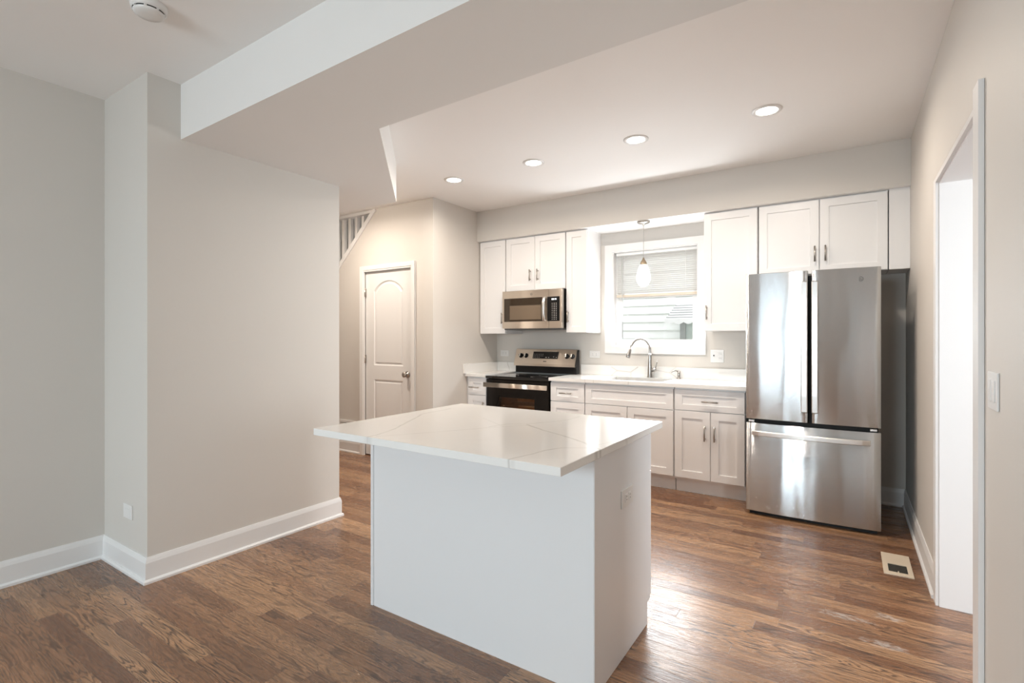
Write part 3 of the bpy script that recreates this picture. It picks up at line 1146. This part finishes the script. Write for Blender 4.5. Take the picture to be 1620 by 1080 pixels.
hp = [pe - td * 0.005, pe + td * 0.02, pe + td * 0.06, pe + td * 0.098, pe + td * 0.105]
b = tube(new_bm(), hp, [0.0118, 0.0135, 0.0165, 0.021, 0.018], 18)
finish(b, 'spray_head', M_FAUCET, fa)
b = tube(new_bm(), [(FX + 0.010, FY, 0.985), (FX + 0.045, FY, 0.992), (FX + 0.060, FY, 0.995)], [0.016, 0.020, 0.017], 16)
finish(b, 'lever_hub', M_FAUCET, fa)
b = tube(new_bm(), [(FX + 0.052, FY, 0.995), (FX + 0.064, FY - 0.004, 1.03), (FX + 0.075, FY - 0.008, 1.085)], [0.0075, 0.006, 0.0045], 12)
finish(b, 'lever', M_FAUCET, fa)

sp = thing('soap_dispenser', 'small brushed steel soap pump on the worktop right of the faucet', 'soap dispenser', (-1.330, 4.865, 0.914))
b = lathe(new_bm(), -1.330, 4.865, [(0.0001, 0.914), (0.021, 0.914), (0.021, 0.918), (0.013, 0.926), (0.012, 0.955), (0.0125, 0.985), (0.0001, 0.987)], 20)
finish(b, 'pump_body', M_FAUCET, sp)
b = tube(new_bm(), [(-1.330, 4.865, 0.980), (-1.352, 4.835, 0.990), (-1.372, 4.808, 0.984), (-1.380, 4.798, 0.972)], [0.007, 0.006, 0.005, 0.0045], 12)
finish(b, 'spout', M_FAUCET, sp)

# ------------------------------------------------------------------ range
RX0, RX1, RYF = -3.184, -2.430, 4.325
RZ = 0.902
rg = thing('electric_range', 'stainless and black freestanding electric range between the base cabinets', 'stove', ((RX0 + RX1) / 2, 4.6, 0))
b = new_bm()
# body shell around an open oven cavity
ox0, ox1, oz0, oz1 = -3.02, -2.59, 0.33, 0.69
prism(b, rect(RX0 + 0.004, RX1 - 0.004, 0.03, RZ - 0.03), [rect(ox0 - 0.02, ox1 + 0.02, oz0 - 0.02, oz1 + 0.02)], 'xz', RYF + 0.045, 4.845)
for lx in (RX0 + 0.03, RX1 - 0.07):
    for ly in (RYF + 0.09, 4.78):
        box(b, lx, lx + 0.04, ly, ly + 0.04, 0.0, 0.03)
finish(b, 'body', M_BLACK, rg)
b = prism(new_bm(), rect(RX0 + 0.002, RX1 - 0.002, 0.235, 0.868), [rect(ox0, ox1, oz0, oz1)], 'xz', RYF, RYF + 0.042)
bmesh.ops.bevel(b, geom=[e for e in b.edges if e.calc_length() > 0.3], offset=0.003, segments=1, affect='EDGES')
od = finish(b, 'oven_door', simple('black_oven_door_glass', (0.008, 0.006, 0.005), 0.12, spec=0.25), rg)
b = bx(ox0 + 0.0005, ox1 - 0.0005, RYF + 0.006, RYF + 0.010, oz0 + 0.0005, oz1 - 0.0005)
finish(b, 'oven_window', M_OVENGL, od)
b = new_bm()
# chunky bar handle with two end posts
hz = 0.812
loft(b, [[(x, RYF - 0.052 + 0.012 * max(-1, min(1, 1.5 * math.cos(a))), hz + 0.023 * max(-1, min(1, 1.25 * math.sin(a)))) for a in [q * 2 * math.pi / 32 for q in range(32)]]
         for x in (RX0 + 0.004, RX1 + 0.0)], cap0=True, cap1=True)
for x in (RX0 + 0.035, RX1 - 0.035):
    box(b, x - 0.016, x + 0.016, RYF - 0.045, RYF + 0.002, hz - 0.014, hz + 0.014, 0.003)
finish(b, 'oven_handle', M_STEEL_H, od)
b = new_bm()
# cavity lining, open at the front
for (a0, a1, c0, c1, z0, z1) in ((ox0 - 0.018, ox1 + 0.018, 4.70, 4.71, oz0 - 0.018, oz1 + 0.018), (ox0 - 0.018, ox0 - 0.008, RYF + 0.05, 4.70, oz0 - 0.018, oz1 + 0.018),
                                 (ox1 + 0.008, ox1 + 0.018, RYF + 0.05, 4.70, oz0 - 0.018, oz1 + 0.018), (ox0 - 0.018, ox1 + 0.018, RYF + 0.05, 4.70, oz0 - 0.018, oz0 - 0.008),
                                 (ox0 - 0.018, ox1 + 0.018, RYF + 0.05, 4.70, oz1 + 0.008, oz1 + 0.018)):
    box(b, a0, a1, c0, c1, z0, z1)
finish(b, 'oven_cavity', M_OVENIN, rg)
for z in (0.46, 0.60):
    b = new_bm()
    for i in range(15):
        x = ox0 + 0.01 + i * (ox1 - ox0 - 0.02) / 14
        tube(b, [(x, RYF + 0.07, z), (x, 4.68, z)], 0.003, 6)
    for y in (RYF + 0.07, 4.45, 4.57, 4.68):
        tube(b, [(ox0 - 0.006, y, z), (ox1 + 0.006, y, z)], 0.004, 6)
    finish(b, 'oven_rack', M_HANDLE, rg)
b = bx(RX0 + 0.002, RX1 - 0.002, RYF + 0.004, RYF + 0.04, 0.05, 0.225, 0.004)
finish(b, 'storage_drawer', M_STEEL_H, rg)
b = bx(RX0 - 0.002, RX1 + 0.002, RYF - 0.012, 4.80, RZ - 0.028, RZ, 0.004)
ck = finish(b, 'cooktop', M_BLACKGL, rg)
for cx, cy, rr in ((-2.99, 4.46, 0.105), (-2.62, 4.46, 0.085), (-2.99, 4.67, 0.08), (-2.62, 4.67, 0.105)):
    b = new_bm()
    for q in (rr,):
        n = 40
        r0 = [b.verts.new((cx + q * math.cos(i * 2 * math.pi / n), cy + q * math.sin(i * 2 * math.pi / n), RZ + 0.0006)) for i in range(n)]
        r1 = [b.verts.new((cx + (q - 0.003) * math.cos(i * 2 * math.pi / n), cy + (q - 0.003) * math.sin(i * 2 * math.pi / n), RZ + 0.0006)) for i in range(n)]
        for i in range(n):
            b.faces.new((r0[i], r0[(i + 1) % n], r1[(i + 1) % n], r1[i]))
    finish(b, 'burner_ring', M_PRINT, ck)
# back guard: black lower panel, leaning steel control panel
b = new_bm()
prism(b, [(4.80, 0.916), (4.80, 0.995), (4.775, 1.000), (4.835, 1.170), (4.872, 1.170), (4.872, 0.916)], [], 'yz', RX0 + 0.06, RX1 + 0.062)
finish(b, 'back_guard', M_BLACK, rg)
PA, PB = Vector((0, 4.768, 0.995)), Vector((0, 4.832, 1.176))
pt = (PB - PA).normalized()
pn = Vector((0, -pt.z, pt.y))


def on_panel(x, s, d=0.0):
    q = PA + pt * s + pn * d
    return (x, q.y, q.z)


PL = (PB - PA).length
gx0, gx1 = RX0 + 0.056, RX1 + 0.058
b = new_bm()
ring = lambda x: [on_panel(x, -0.004, 0.0), on_panel(x, 0.02, 0.006), on_panel(x, PL - 0.004, 0.004), on_panel(x, PL, 0.0), on_panel(x, PL, -0.02), on_panel(x, 0.0, -0.012)]
loft(b, [ring(gx0), ring(gx1)])
for f in b.faces:
    f.smooth = False
cp = finish(b, 'control_panel', M_STEEL_H, rg)


def panel_plate(x0, x1, s0, s1, d0, d1):
    b = new_bm()
    vs = [b.verts.new(on_panel(x, s, d)) for d in (d0, d1) for x, s in ((x0, s0), (x1, s0), (x1, s1), (x0, s1))]
    for f in ((0, 1, 2, 3), (7, 6, 5, 4), (0, 4, 5, 1), (1, 5, 6, 2), (2, 6, 7, 3), (3, 7, 4, 0)):
        b.faces.new([vs[i] for i in f])
    return b


finish(panel_plate(-2.895, -2.585, 0.082, 0.160, -0.002, 0.009), 'display', M_BLACK, cp)
b = new_bm()
random.seed(4)
for r_ in range(3):
    for c_ in range(6):
        if r_ == 0 and c_ > 3:
            continue
        x = -2.885 + c_ * 0.022
        s = 0.092 + r_ * 0.018
        pb = panel_plate(x, x + 0.008, s, s + 0.004, 0.009, 0.0096)
        me_ = bpy.data.meshes.new('t')
        pb.to_mesh(me_)
        b.from_mesh(me_)
        bpy.data.meshes.remove(me_)
        pb.free()
for x, s, w in ((-2.735, 0.092, 0.018), (-2.700, 0.092, 0.012), (-2.640, 0.100, 0.008), (-2.605, 0.094, 0.009)):
    finish(panel_plate(x, x + w, s, s + 0.006, 0.009, 0.0096), 'indicator', M_PRINT, cp)
finish(b, 'display_lettering', M_PRINT, cp)
b = new_bm()
for i, x in enumerate((-2.755, -2.742, -2.728)):
    pb = panel_plate(x, x + 0.010, 0.046, 0.056, 0.005, 0.0066)
    me_ = bpy.data.meshes.new('t')
    pb.to_mesh(me_)
    b.from_mesh(me_)
    bpy.data.meshes.remove(me_)
    pb.free()
finish(b, 'badge', M_BLACK, cp)
for x in (-3.052, -2.985, -2.478, -2.412):
    b = new_bm()
    s = 0.112
    n = 24
    prof = [(0.0265, 0.003), (0.0265, 0.008), (0.021, 0.010), (0.0195, 0.030), (0.017, 0.033)]
    rings = []
    c0 = Vector(on_panel(x, s, 0))
    for rr, d in prof:
        rings.append([tuple(c0 + pn * d + Vector((1, 0, 0)) * rr * math.cos(i * 2 * math.pi / n) + pt * rr * math.sin(i * 2 * math.pi / n)) for i in range(n)])
    loft(b, rings, cap0=False)
    kb = finish(b, 'knob', M_BLACK, cp)
    b = new_bm()
    vs = [b.verts.new(tuple(c0 + pn * d + Vector((1, 0, 0)) * a + pt * q)) for d in (0.031, 0.041) for a, q in ((-0.006, -0.017), (0.006, -0.017), (0.006, 0.017), (-0.006, 0.017))]
    for f in ((0, 1, 2, 3), (7, 6, 5, 4), (0, 4, 5, 1), (1, 5, 6, 2), (2, 6, 7, 3), (3, 7, 4, 0)):
        b.faces.new([vs[i] for i in f])
    finish(b, 'knob_grip', M_HANDLE, kb)

# ------------------------------------------------------------------ microwave
MY, MX0, MX1, MZ0, MZ1 = 4.500, -3.100, -2.381, 1.398, 1.794
mw = thing('microwave', 'stainless over-the-range microwave mounted under the short wall cabinet', 'microwave', ((MX0 + MX1) / 2, YB, MZ0))
b = bx(MX0 + 0.004, MX1 - 0.0, MY + 0.045, YB - 0.003, MZ0 + 0.004, MZ1 - 0.0, 0.003)
finish(b, 'case', M_BLACK, mw)
xs = -2.530   # seam between door and control column
b = prism(new_bm(), rect(MX0, xs - 0.001, MZ0, MZ1), [rect(-3.078, -2.572, 1.470, 1.716)], 'xz', MY, MY + 0.043)
md = finish(b, 'door', M_STEEL_H, mw)
b = prism(new_bm(), rect(-3.078, -2.572, 1.470, 1.716), [rect(-3.010, -2.622, 1.490, 1.642)], 'xz', MY + 0.002, MY + 0.012)
finish(b, 'window_surround', M_MWGL, md)
b = bx(-3.010, -2.622, MY + 0.006, MY + 0.012, 1.490, 1.642)
finish(b, 'window', M_MWSCR, md)
b = new_bm()
rings = []
for z, d in ((1.470, 0.012), (1.480, 0.026), (1.53, 0.036), (1.593, 0.040), (1.66, 0.036), (1.705, 0.026), (1.716, 0.012)):
    rings.append([(x, MY - d - q, z) for x, q in ((-2.588, -0.008), (-2.588, 0.004), (-2.580, 0.007), (-2.568, 0.007), (-2.560, 0.004), (-2.560, -0.008))])
loft(b, rings)
for z in (1.478, 1.708):
    box(b, -2.584, -2.564, MY - 0.020, MY + 0.003, z - 0.008, z + 0.008)
finish(b, 'door_handle', M_HANDLE, md)
b = bx(xs + 0.001, MX1, MY, MY + 0.043, MZ0, MZ1, 0.002)
mc = finish(b, 'control_column', M_STEEL_H, mw)
b = bx(-2.545, -2.405, MY - 0.003, MY + 0.002, 1.470, 1.716)
kp = finish(b, 'keypad_panel', M_BLACK, mc)
b = new_bm()
for r_ in range(10):
    for c_ in range(3):
        if r_ in (2, 5) and c_ == 1:
            pass
        x = -2.488 + c_ * 0.023
        z = 1.484 + r_ * 0.0178
        w = 0.006 + 0.004 * ((r_ * 3 + c_ * 5) % 3) / 2
        box(b, x - w / 2, x + w / 2, MY - 0.0045, MY - 0.0030, z, z + 0.006)
finish(b, 'keys', M_PRINT, kp)
b = new_bm()
for x0_, w in ((-2.494, 0.016), (-2.474, 0.010), (-2.456, 0.016)):
    box(b, x0_, x0_ + w, MY - 0.0045, MY - 0.0030, 1.682, 1.698)
finish(b, 'clock_digits', simple('clock_digit_glow', (0.7, 0.75, 0.78), 0.4, emit=(0.8, 0.9, 1.0), estr=0.6), kp)
b = new_bm()
n = 28


def ring_badge(b, cx, cz, y, r, w=0.12):
    for rad, ww in ((r, w),):
        a0 = [b.verts.new((cx + rad * math.cos(i * 2 * math.pi / n), y, cz + rad * math.sin(i * 2 * math.pi / n))) for i in range(n)]
        a1 = [b.verts.new((cx + rad * (1 - ww) * math.cos(i * 2 * math.pi / n), y, cz + rad * (1 - ww) * math.sin(i * 2 * math.pi / n))) for i in range(n)]
        for i in range(n):
            b.faces.new((a0[i], a0[(i + 1) % n], a1[(i + 1) % n], a1[i]))
    # flowing script strokes inside the ring
    for sx, sz, ph in ((-0.33, 0.0, 0.3), (0.30, -0.02, 2.2)):
        pts = []
        for i in range(12):
            a = ph + i * 0.46
            pts.append((cx + r * (sx + 0.30 * math.cos(a)), y - 0.0003, cz + r * (sz + 0.42 * math.sin(a) * (1 - 0.03 * i))))
        tube(b, pts, r * 0.055, 6)


ring_badge(b, -2.735, 1.752, MY - 0.0012, 0.0135, 0.16)
finish(b, 'badge', M_GREYBODY, md)
b = bx(MX0 + 0.02, MX1 - 0.01, MY + 0.01, YB - 0.05, MZ0 - 0.014, MZ0 + 0.003, 0.004)
finish(b, 'underside_vent', M_GREYBODY, mw)

# ------------------------------------------------------------------ refrigerator
FX0, FX1, FYF = -0.630, 0.182, 4.080
fr = thing('refrigerator', 'stainless french door refrigerator with bottom freezer drawer by the doorway', 'refrigerator', ((FX0 + FX1) / 2, 4.5, 0))
b = bx(FX0 + 0.012, FX1 - 0.012, FYF + 0.085, YB - 0.06, 0.02, 1.745, 0.004)
finish(b, 'cabinet', M_GREYBODY, fr)
b = new_bm()
box(b, FX0 + 0.02, FX1 - 0.02, FYF + 0.055, FYF + 0.087, 0.0, 1.735)
finish(b, 'gasket', M_GASKET, fr)
xc = (FX0 + FX1) / 2
hw = (FX1 - FX0) / 2
SAG = 0.016


def bow(x):
    return FYF + SAG * ((x - xc) / hw) ** 2


def bowed_door(x0, x1, z0, z1, back):
    b = new_bm()
    nn = 20
    c = 0.006
    cols = []
    for i in range(nn + 1):
        x = x0 + (x1 - x0) * i / nn
        y = bow(x)
        e = 0.0
        if i in (0, nn):
            e = c
        cols.append((x, y + e))
    xs_ = [x0] + [q[0] for q in cols[0:]] + [x1]
    prof = [(x0, back)] + cols + [(x1, back)]
    # softly rounded side edges
    prof[1] = (x0, bow(x0) + c)
    prof.insert(2, (x0 + c * 0.4, bow(x0) + c * 0.25))
    prof[-2] = (x1, bow(x1) + c)
    prof.insert(-2, (x1 - c * 0.4, bow(x1) + c * 0.25))
    rings = []
    for z, d in ((z0, 0.004), (z0 + 0.004, 0.0), (z1 - 0.004, 0.0), (z1, 0.004)):
        rings.append([(x, min(y + d, back), z) for x, y in prof])
    loft(b, rings)
    return b


XM0, XM1 = -0.2325, -0.2085
for (a0, a1, hx) in ((FX0, XM0, -0.2520), (XM1, FX1, -0.1890)):
    d = finish(bowed_door(a0, a1, 0.705, 1.767, FYF + 0.062), 'door', M_STEEL, fr)
    b = new_bm()
    rings = []
    yb_ = bow(hx)
    for z, off in ((0.780, 0.030), (0.786, 0.040), (0.90, 0.047), (1.23, 0.050), (1.57, 0.047), (1.684, 0.040), (1.690, 0.030)):
        rings.append([(hx + q, yb_ - off + p, z) for q, p in ((-0.019, 0.016), (-0.019, 0.003), (-0.015, 0.0), (0.015, 0.0), (0.019, 0.003), (0.019, 0.016))])
    loft(b, rings)
    for f in b.faces:
        f.smooth = False
    for z in (0.80, 1.67):
        box(b, hx - 0.012, hx + 0.012, yb_ - 0.030, yb_ + 0.004, z - 0.016, z + 0.016)
    finish(b, 'door_handle', M_HANDLE, d)
    if hx > -0.2:
        b = new_bm()
        ring_badge(b, 0.072, 1.690, bow(0.072) - 0.0006, 0.0150, 0.14)
        finish(b, 'badge', M_GREYBODY, d)
d = finish(bowed_door(FX0, FX1, 0.030, 0.676, FYF + 0.062), 'freezer_drawer', M_STEEL, fr)
b = new_bm()
rings = []
hz = 0.607
for i in range(17):
    x = -0.585 + (0.710) * i / 16
    off = 0.030 + 0.024 * math.sin(math.pi * min(1, max(0, i / 16))) ** 0.4
    y = bow(x) - off
    rings.append([(x, y + p, hz + q) for q, p in ((-0.017, 0.014), (-0.017, 0.004), (-0.013, 0.0), (0.013, 0.0), (0.017, 0.004), (0.017, 0.014))])
loft(b, rings)
for f in b.faces:
    f.smooth = False
for x in (-0.565, 0.105):
    box(b, x - 0.016, x + 0.016, bow(x) - 0.030, bow(x) + 0.003, hz - 0.012, hz + 0.012)
finish(b, 'freezer_handle', M_HANDLE, d)
for x in (-0.600, 0.135):
    b = bx(x - 0.012, x + 0.026, FYF + 0.020, FYF + 0.056, 0.682, 0.697, 0.002)
    finish(b, 'hinge', M_HANDLE, fr)
for x in (-0.585, 0.085):
    b = bx(x, x + 0.06, FYF + 0.035, FYF + 0.11, 1.746, 1.764, 0.003)
    finish(b, 'top_hinge_cover', M_BLACKMAT, fr)

# ------------------------------------------------------------------ island
IX0, IX1, IY0, IY1 = -1.940, -0.759, 1.687, 2.322
isl = thing('kitchen_island', 'white panelled kitchen island cabinet standing on the wood floor', 'island', ((IX0 + IX1) / 2, 2.0, 0))
ZB = ZI - 0.029
b = new_bm()
box(b, IX0 + 0.02, IX1 - 0.02, IY0 + 0.006, IY1 - 0.022, 0.105, ZB - 0.0005)
box(b, IX0 + 0.02, IX1 - 0.02, IY0 + 0.006, IY1 - 0.075, 0.0, 0.105)
finish(b, 'carcass', M_ISL, isl)
b = bx(IX0 + 0.0205, IX1 - 0.0205, IY0, IY0 + 0.0055, 0.0, ZB - 0.001)
finish(b, 'back_panel', M_ISL, isl)
for (a0, a1) in ((IX0, IX0 + 0.0195), (IX1 - 0.0195, IX1)):
    b = prism(new_bm(), [(IY0 - 0.004, 0), (IY0 - 0.004, ZB - 0.0005), (IY1 - 0.022, ZB - 0.0005), (IY1 - 0.022, 0.105), (IY1 - 0.062, 0.098), (IY1 - 0.062, 0)], [], 'yz', a0, a1)
    bmesh.ops.bevel(b, geom=[e for e in b.edges if e.calc_length() > 0.1], offset=0.002, segments=2, affect='EDGES')
    finish(b, 'end_panel', M_ISL, isl)
w3 = (IX1 - IX0) / 3
for i in range(3):
    a0, a1 = IX0 + i * w3 + 0.003, IX0 + (i + 1) * w3 - 0.003
    for z0, z1, nm in ((0.690, 0.860, 'drawer'), (0.115, 0.684, 'door')):
        bb = shaker(a0, a1, z0, z1, 0.0, rail_h=0.048 if nm == 'drawer' else None)
        for v in bb.verts:
            v.co.y = IY1 - v.co.y
        dd = finish(bb, nm, M_CAB, isl)
        pb = pull((a0 + a1) / 2 if nm == 'drawer' else a1 - 0.03, 0.775 if nm == 'drawer' else 0.58, 0.0, nm == 'door')
        for v in pb.verts:
            v.co.y = IY1 - v.co.y
        finish(pb, 'handle', M_NICKEL, dd)

it = finish(box(new_bm(), -1.948, -0.730, 1.372, 2.393, ZB, ZI, 0.002), 'island_worktop', M_QI, loc=(-1.34, 1.88, ZB))
tag(it, 'thick white quartz slab with grey veins overhanging the island', 'countertop')

# ------------------------------------------------------------------ outlets, switches


def plate(name, label, cat, c, axis, w, h, kind, group=None):
    """Wall plate at c; axis is the outward normal: '-y', '+x', '-x'."""
    c = Vector(c)
    n_, t_ = {'-y': (Vector((0, -1, 0)), Vector((1, 0, 0))), '+x': (Vector((1, 0, 0)), Vector((0, 1, 0))), '-x': (Vector((-1, 0, 0)), Vector((0, -1, 0)))}[axis]
    up_ = Vector((0, 0, 1))
    t = thing(name, label, cat, tuple(c), group)

    def slab(a0, a1, b0, b1, d0, d1, bev=0.0):
        b = new_bm()
        box(b, a0, a1, b0, b1, d0, d1, bev)
        for v in b.verts:
            v.co = c + t_ * v.co.x + up_ * v.co.y + n_ * v.co.z
        return b
    finish(slab(-w / 2, w / 2, -h / 2, h / 2, 0.0003, 0.006, 0.002), 'cover_plate', M_PLASTIC, t)

    def duplex(cx, horizontal):
        for s in (-1, 1):
            ox, oz = (cx + s * 0.0195, 0) if horizontal else (cx, s * 0.0195)
            if horizontal:
                b = slab(ox - 0.0135, ox + 0.0135, oz - 0.0165, oz + 0.0165, 0.005, 0.0085, 0.002)
            else:
                b = slab(ox - 0.0165, ox + 0.0165, oz - 0.0135, oz + 0.0135, 0.005, 0.0085, 0.002)
            rc = finish(b, 'receptacle', M_PLASTIC, t)
            b = new_bm()
            for q in (-0.0065, 0.0065):
                if horizontal:
                    bb = slab(ox - 0.004, ox + 0.005, oz + q - 0.001, oz + q + 0.001, 0.0083, 0.0089)
                else:
                    bb = slab(ox + q - 0.001, ox + q + 0.001, oz - 0.004, oz + 0.005, 0.0083, 0.0089)
                me_ = bpy.data.meshes.new('t')
                bb.to_mesh(me_)
                b.from_mesh(me_)
                bpy.data.meshes.remove(me_)
                bb.free()
            finish(b, 'slots', M_SLOT, rc)

    def rocker(cx):
        finish(slab(cx - 0.0165, cx + 0.0165, -0.033, 0.033, 0.005, 0.0095, 0.002), 'rocker', M_PLASTIC, t)
    if kind == 'duplex_h':
        duplex(0, True)
    elif kind == 'switch_duplex':
        finish(slab(-0.028 - 0.004, -0.028 + 0.004, -0.002, 0.012, 0.005, 0.015, 0.001), 'toggle', M_SLOT, t)
        duplex(0.026, False)
    elif kind == 'rocker2':
        rocker(-0.023)
        rocker(0.023)
    elif kind == 'decora_h':
        finish(slab(-0.033, 0.033, -0.0165, 0.0165, 0.005, 0.008, 0.002), 'insert', M_PLASTIC, t)
    return t


OG = 'white outlet plates'
plate('wall_outlet', 'white horizontal outlet plate on the wall left of the range', 'outlet', (-3.354, YB, 1.120), '-y', 0.116, 0.070, 'duplex_h', OG)
plate('wall_outlet', 'white horizontal outlet plate between the range and the window', 'outlet', (-2.212, YB, 1.127), '-y', 0.116, 0.072, 'duplex_h', OG)
plate('wall_outlet', 'square white switch and outlet plate between window and refrigerator', 'outlet', (-0.998, YB, 1.132), '-y', 0.114, 0.116, 'switch_duplex', OG)
plate('wall_outlet', 'white horizontal outlet plate on the end panel of the island', 'outlet', (IX1, 2.002, 0.647), '+x', 0.126, 0.074, 'duplex_h', OG)
plate('wall_outlet', 'blank white plate low on the short return of the left wall', 'outlet', (-3.335, YR, 0.335), '-y', 0.112, 0.078, 'decora_h', OG)
plate('light_switch', 'white double switch plate on the wall before the doorway', 'switch', (XR, 2.088, 1.138), '-x', 0.120, 0.114, 'rocker2')

# ------------------------------------------------------------------ floor register
rv = thing('floor_register', 'cream metal floor register with dark grille near the doorway', 'vent', (0.234, 3.635, 0))
b = prism(new_bm(), rect(0.166, 0.300, 3.470, 3.800), [rect(0.190, 0.277, 3.512, 3.630)], 'xy', 0.0003, 0.005)
finish(b, 'frame', M_CREAM, rv)
b = new_bm()
box(b, 0.190, 0.277, 3.512, 3.630, 0.0003, 0.0015)
for i in range(9):
    y = 3.518 + i * 0.0128
    box(b, 0.191, 0.276, y, y + 0.004, 0.0012, 0.0038)
finish(b, 'grille', simple('dark_register_grille', (0.06, 0.055, 0.045), 0.5), rv)
b = bx(0.231, 0.236, 3.503, 3.522, 0.004, 0.009)
finish(b, 'damper_lever', M_CREAM, rv)

# ------------------------------------------------------------------ ceiling lights
WARM = (1.0, 0.87, 0.74)
LG = 'recessed ceiling lights in a row over the kitchen'
first = None
LABELS = ['recessed ceiling light nearest the hall, farthest along the row', 'recessed ceiling light in front of the microwave wall, second from the hall',
          'recessed ceiling light in front of the pendant, third from the hall', 'recessed ceiling light closest to the doorway wall, in front of the refrigerator']
spots = [(-2.929, 3.49), (-2.107, 3.50), (-1.256, 3.495), (-0.419, 3.495), (-4.2, 3.02)]
for i, (lx, ly) in enumerate(spots):
    lab = LABELS[i] if i < 4 else 'recessed ceiling light hidden over the hall in front of the closet door'
    if first is None:
        first = thing('recessed_light', lab, 'ceiling light', (lx, ly, CEIL), LG)
        b = lathe(new_bm(), lx, ly, [(0.060, CEIL - 0.0005), (0.060, CEIL - 0.004), (0.066, CEIL - 0.008), (0.086, CEIL - 0.005), (0.088, CEIL - 0.0005)], 40)
        finish(b, 'trim_ring', M_TRIM, first)
        b = lathe(new_bm(), lx, ly, [(0.0001, CEIL - 0.0035), (0.030, CEIL - 0.0035), (0.060, CEIL - 0.003)], 40)
        finish(b, 'lens', M_LAMP, first)
        root = first
    else:
        root = first.copy()
        COL.objects.link(root)
        root.location = (lx, ly, CEIL)
        root['label'] = lab
        for ch in list(first.children):
            if ch.type != 'MESH':
                continue
            c = ch.copy()
            COL.objects.link(c)
            c.parent = root
    d = bpy.data.lights.new('recessed_lamp', 'AREA')
    d.shape = 'DISK'
    d.size = 0.11
    d.energy = 6.8 if i < 4 else 13
    d.color = WARM
    d.spread = R(165)
    lo_ = bpy.data.objects.new('recessed_lamp', d)
    COL.objects.link(lo_)
    lo_.location = (lx, ly, CEIL - 0.012)

# pendant over the sink
PX, PY = -1.574, 4.690
kk = (PY / 4.582)
PX = -1.574 * 1.0
pd = thing('pendant_light', 'small pendant with glowing white egg shaped glass shade over the sink', 'pendant light', (PX, 4.582, ZS))
PY = 4.582
b = lathe(new_bm(), PX, PY, [(0.0001, ZS - 0.0005), (0.058, ZS - 0.0005), (0.058, ZS - 0.012), (0.050, ZS - 0.020), (0.012, ZS - 0.024), (0.008, ZS - 0.045), (0.0001, ZS - 0.045)], 36)
finish(b, 'canopy', M_NICKEL, pd)
b = tube(new_bm(), [(PX, PY, ZS - 0.04), (PX, PY, 2.03)], 0.0028, 8)
finish(b, 'cord', M_CORD, pd)
b = lathe(new_bm(), PX, PY, [(0.0001, 2.042), (0.006, 2.040), (0.012, 2.022), (0.026, 2.000), (0.031, 1.984), (0.031, 1.974), (0.0001, 1.974)], 28)
finish(b, 'socket_cap', simple('pendant_socket_bronze', (0.34, 0.27, 0.19), 0.35, 1.0), pd)
prof = []
for i in range(15):
    t_ = i / 14
    z = 1.976 - t_ * 0.198
    r_ = 0.029 + 0.038 * math.sin(math.pi * (t_ ** 0.85) * 0.62) if t_ < 0.62 else None
    if r_ is None:
        q = (t_ - 0.55) / 0.45
        r_ = 0.0665 * math.sqrt(max(0.0, 1 - q * q * 0.80))
    prof.append((r_, z))
prof.append((0.0001, 1.776))
b = lathe(new_bm(), PX, PY, prof, 32)
finish(b, 'glass_shade', M_SHADE, pd)
d = bpy.data.lights.new('pendant_lamp', 'POINT')
d.energy = 0.35
d.color = (1, 0.93, 0.85)
d.shadow_soft_size = 0.05
o = bpy.data.objects.new('pendant_lamp', d)
COL.objects.link(o)
o.location = (PX, PY, 1.73)

# smoke detector
SDX, SDY = -2.468, 0.945
sd = thing('smoke_detector', 'round white smoke detector on the front ceiling', 'smoke detector', (SDX, SDY, CEIL))
b = lathe(new_bm(), SDX, SDY, [(0.066, CEIL - 0.0005), (0.067, CEIL - 0.010), (0.064, CEIL - 0.026), (0.058, CEIL - 0.030)], 40)
finish(b, 'base', M_PLASTIC, sd)
b = lathe(new_bm(), SDX, SDY, [(0.0545, CEIL - 0.028), (0.054, CEIL - 0.036)], 40)
finish(b, 'vent_gap', M_SLOT, sd)
b = lathe(new_bm(), SDX, SDY, [(0.0565, CEIL - 0.0345), (0.056, CEIL - 0.039), (0.048, CEIL - 0.046), (0.02, CEIL - 0.048), (0.0001, CEIL - 0.048)], 40)
finish(b, 'cover', M_PLASTIC, sd)
for i in range(8):
    b = new_bm()
    a = i * math.pi / 4 + 0.2
    cx_, cy_ = SDX + 0.056 * math.cos(a), SDY + 0.056 * math.sin(a)
    box(b, cx_ - 0.004, cx_ + 0.004, cy_ - 0.004, cy_ + 0.004, CEIL - 0.036, CEIL - 0.028)
    finish(b, 'rib', M_PLASTIC, sd)
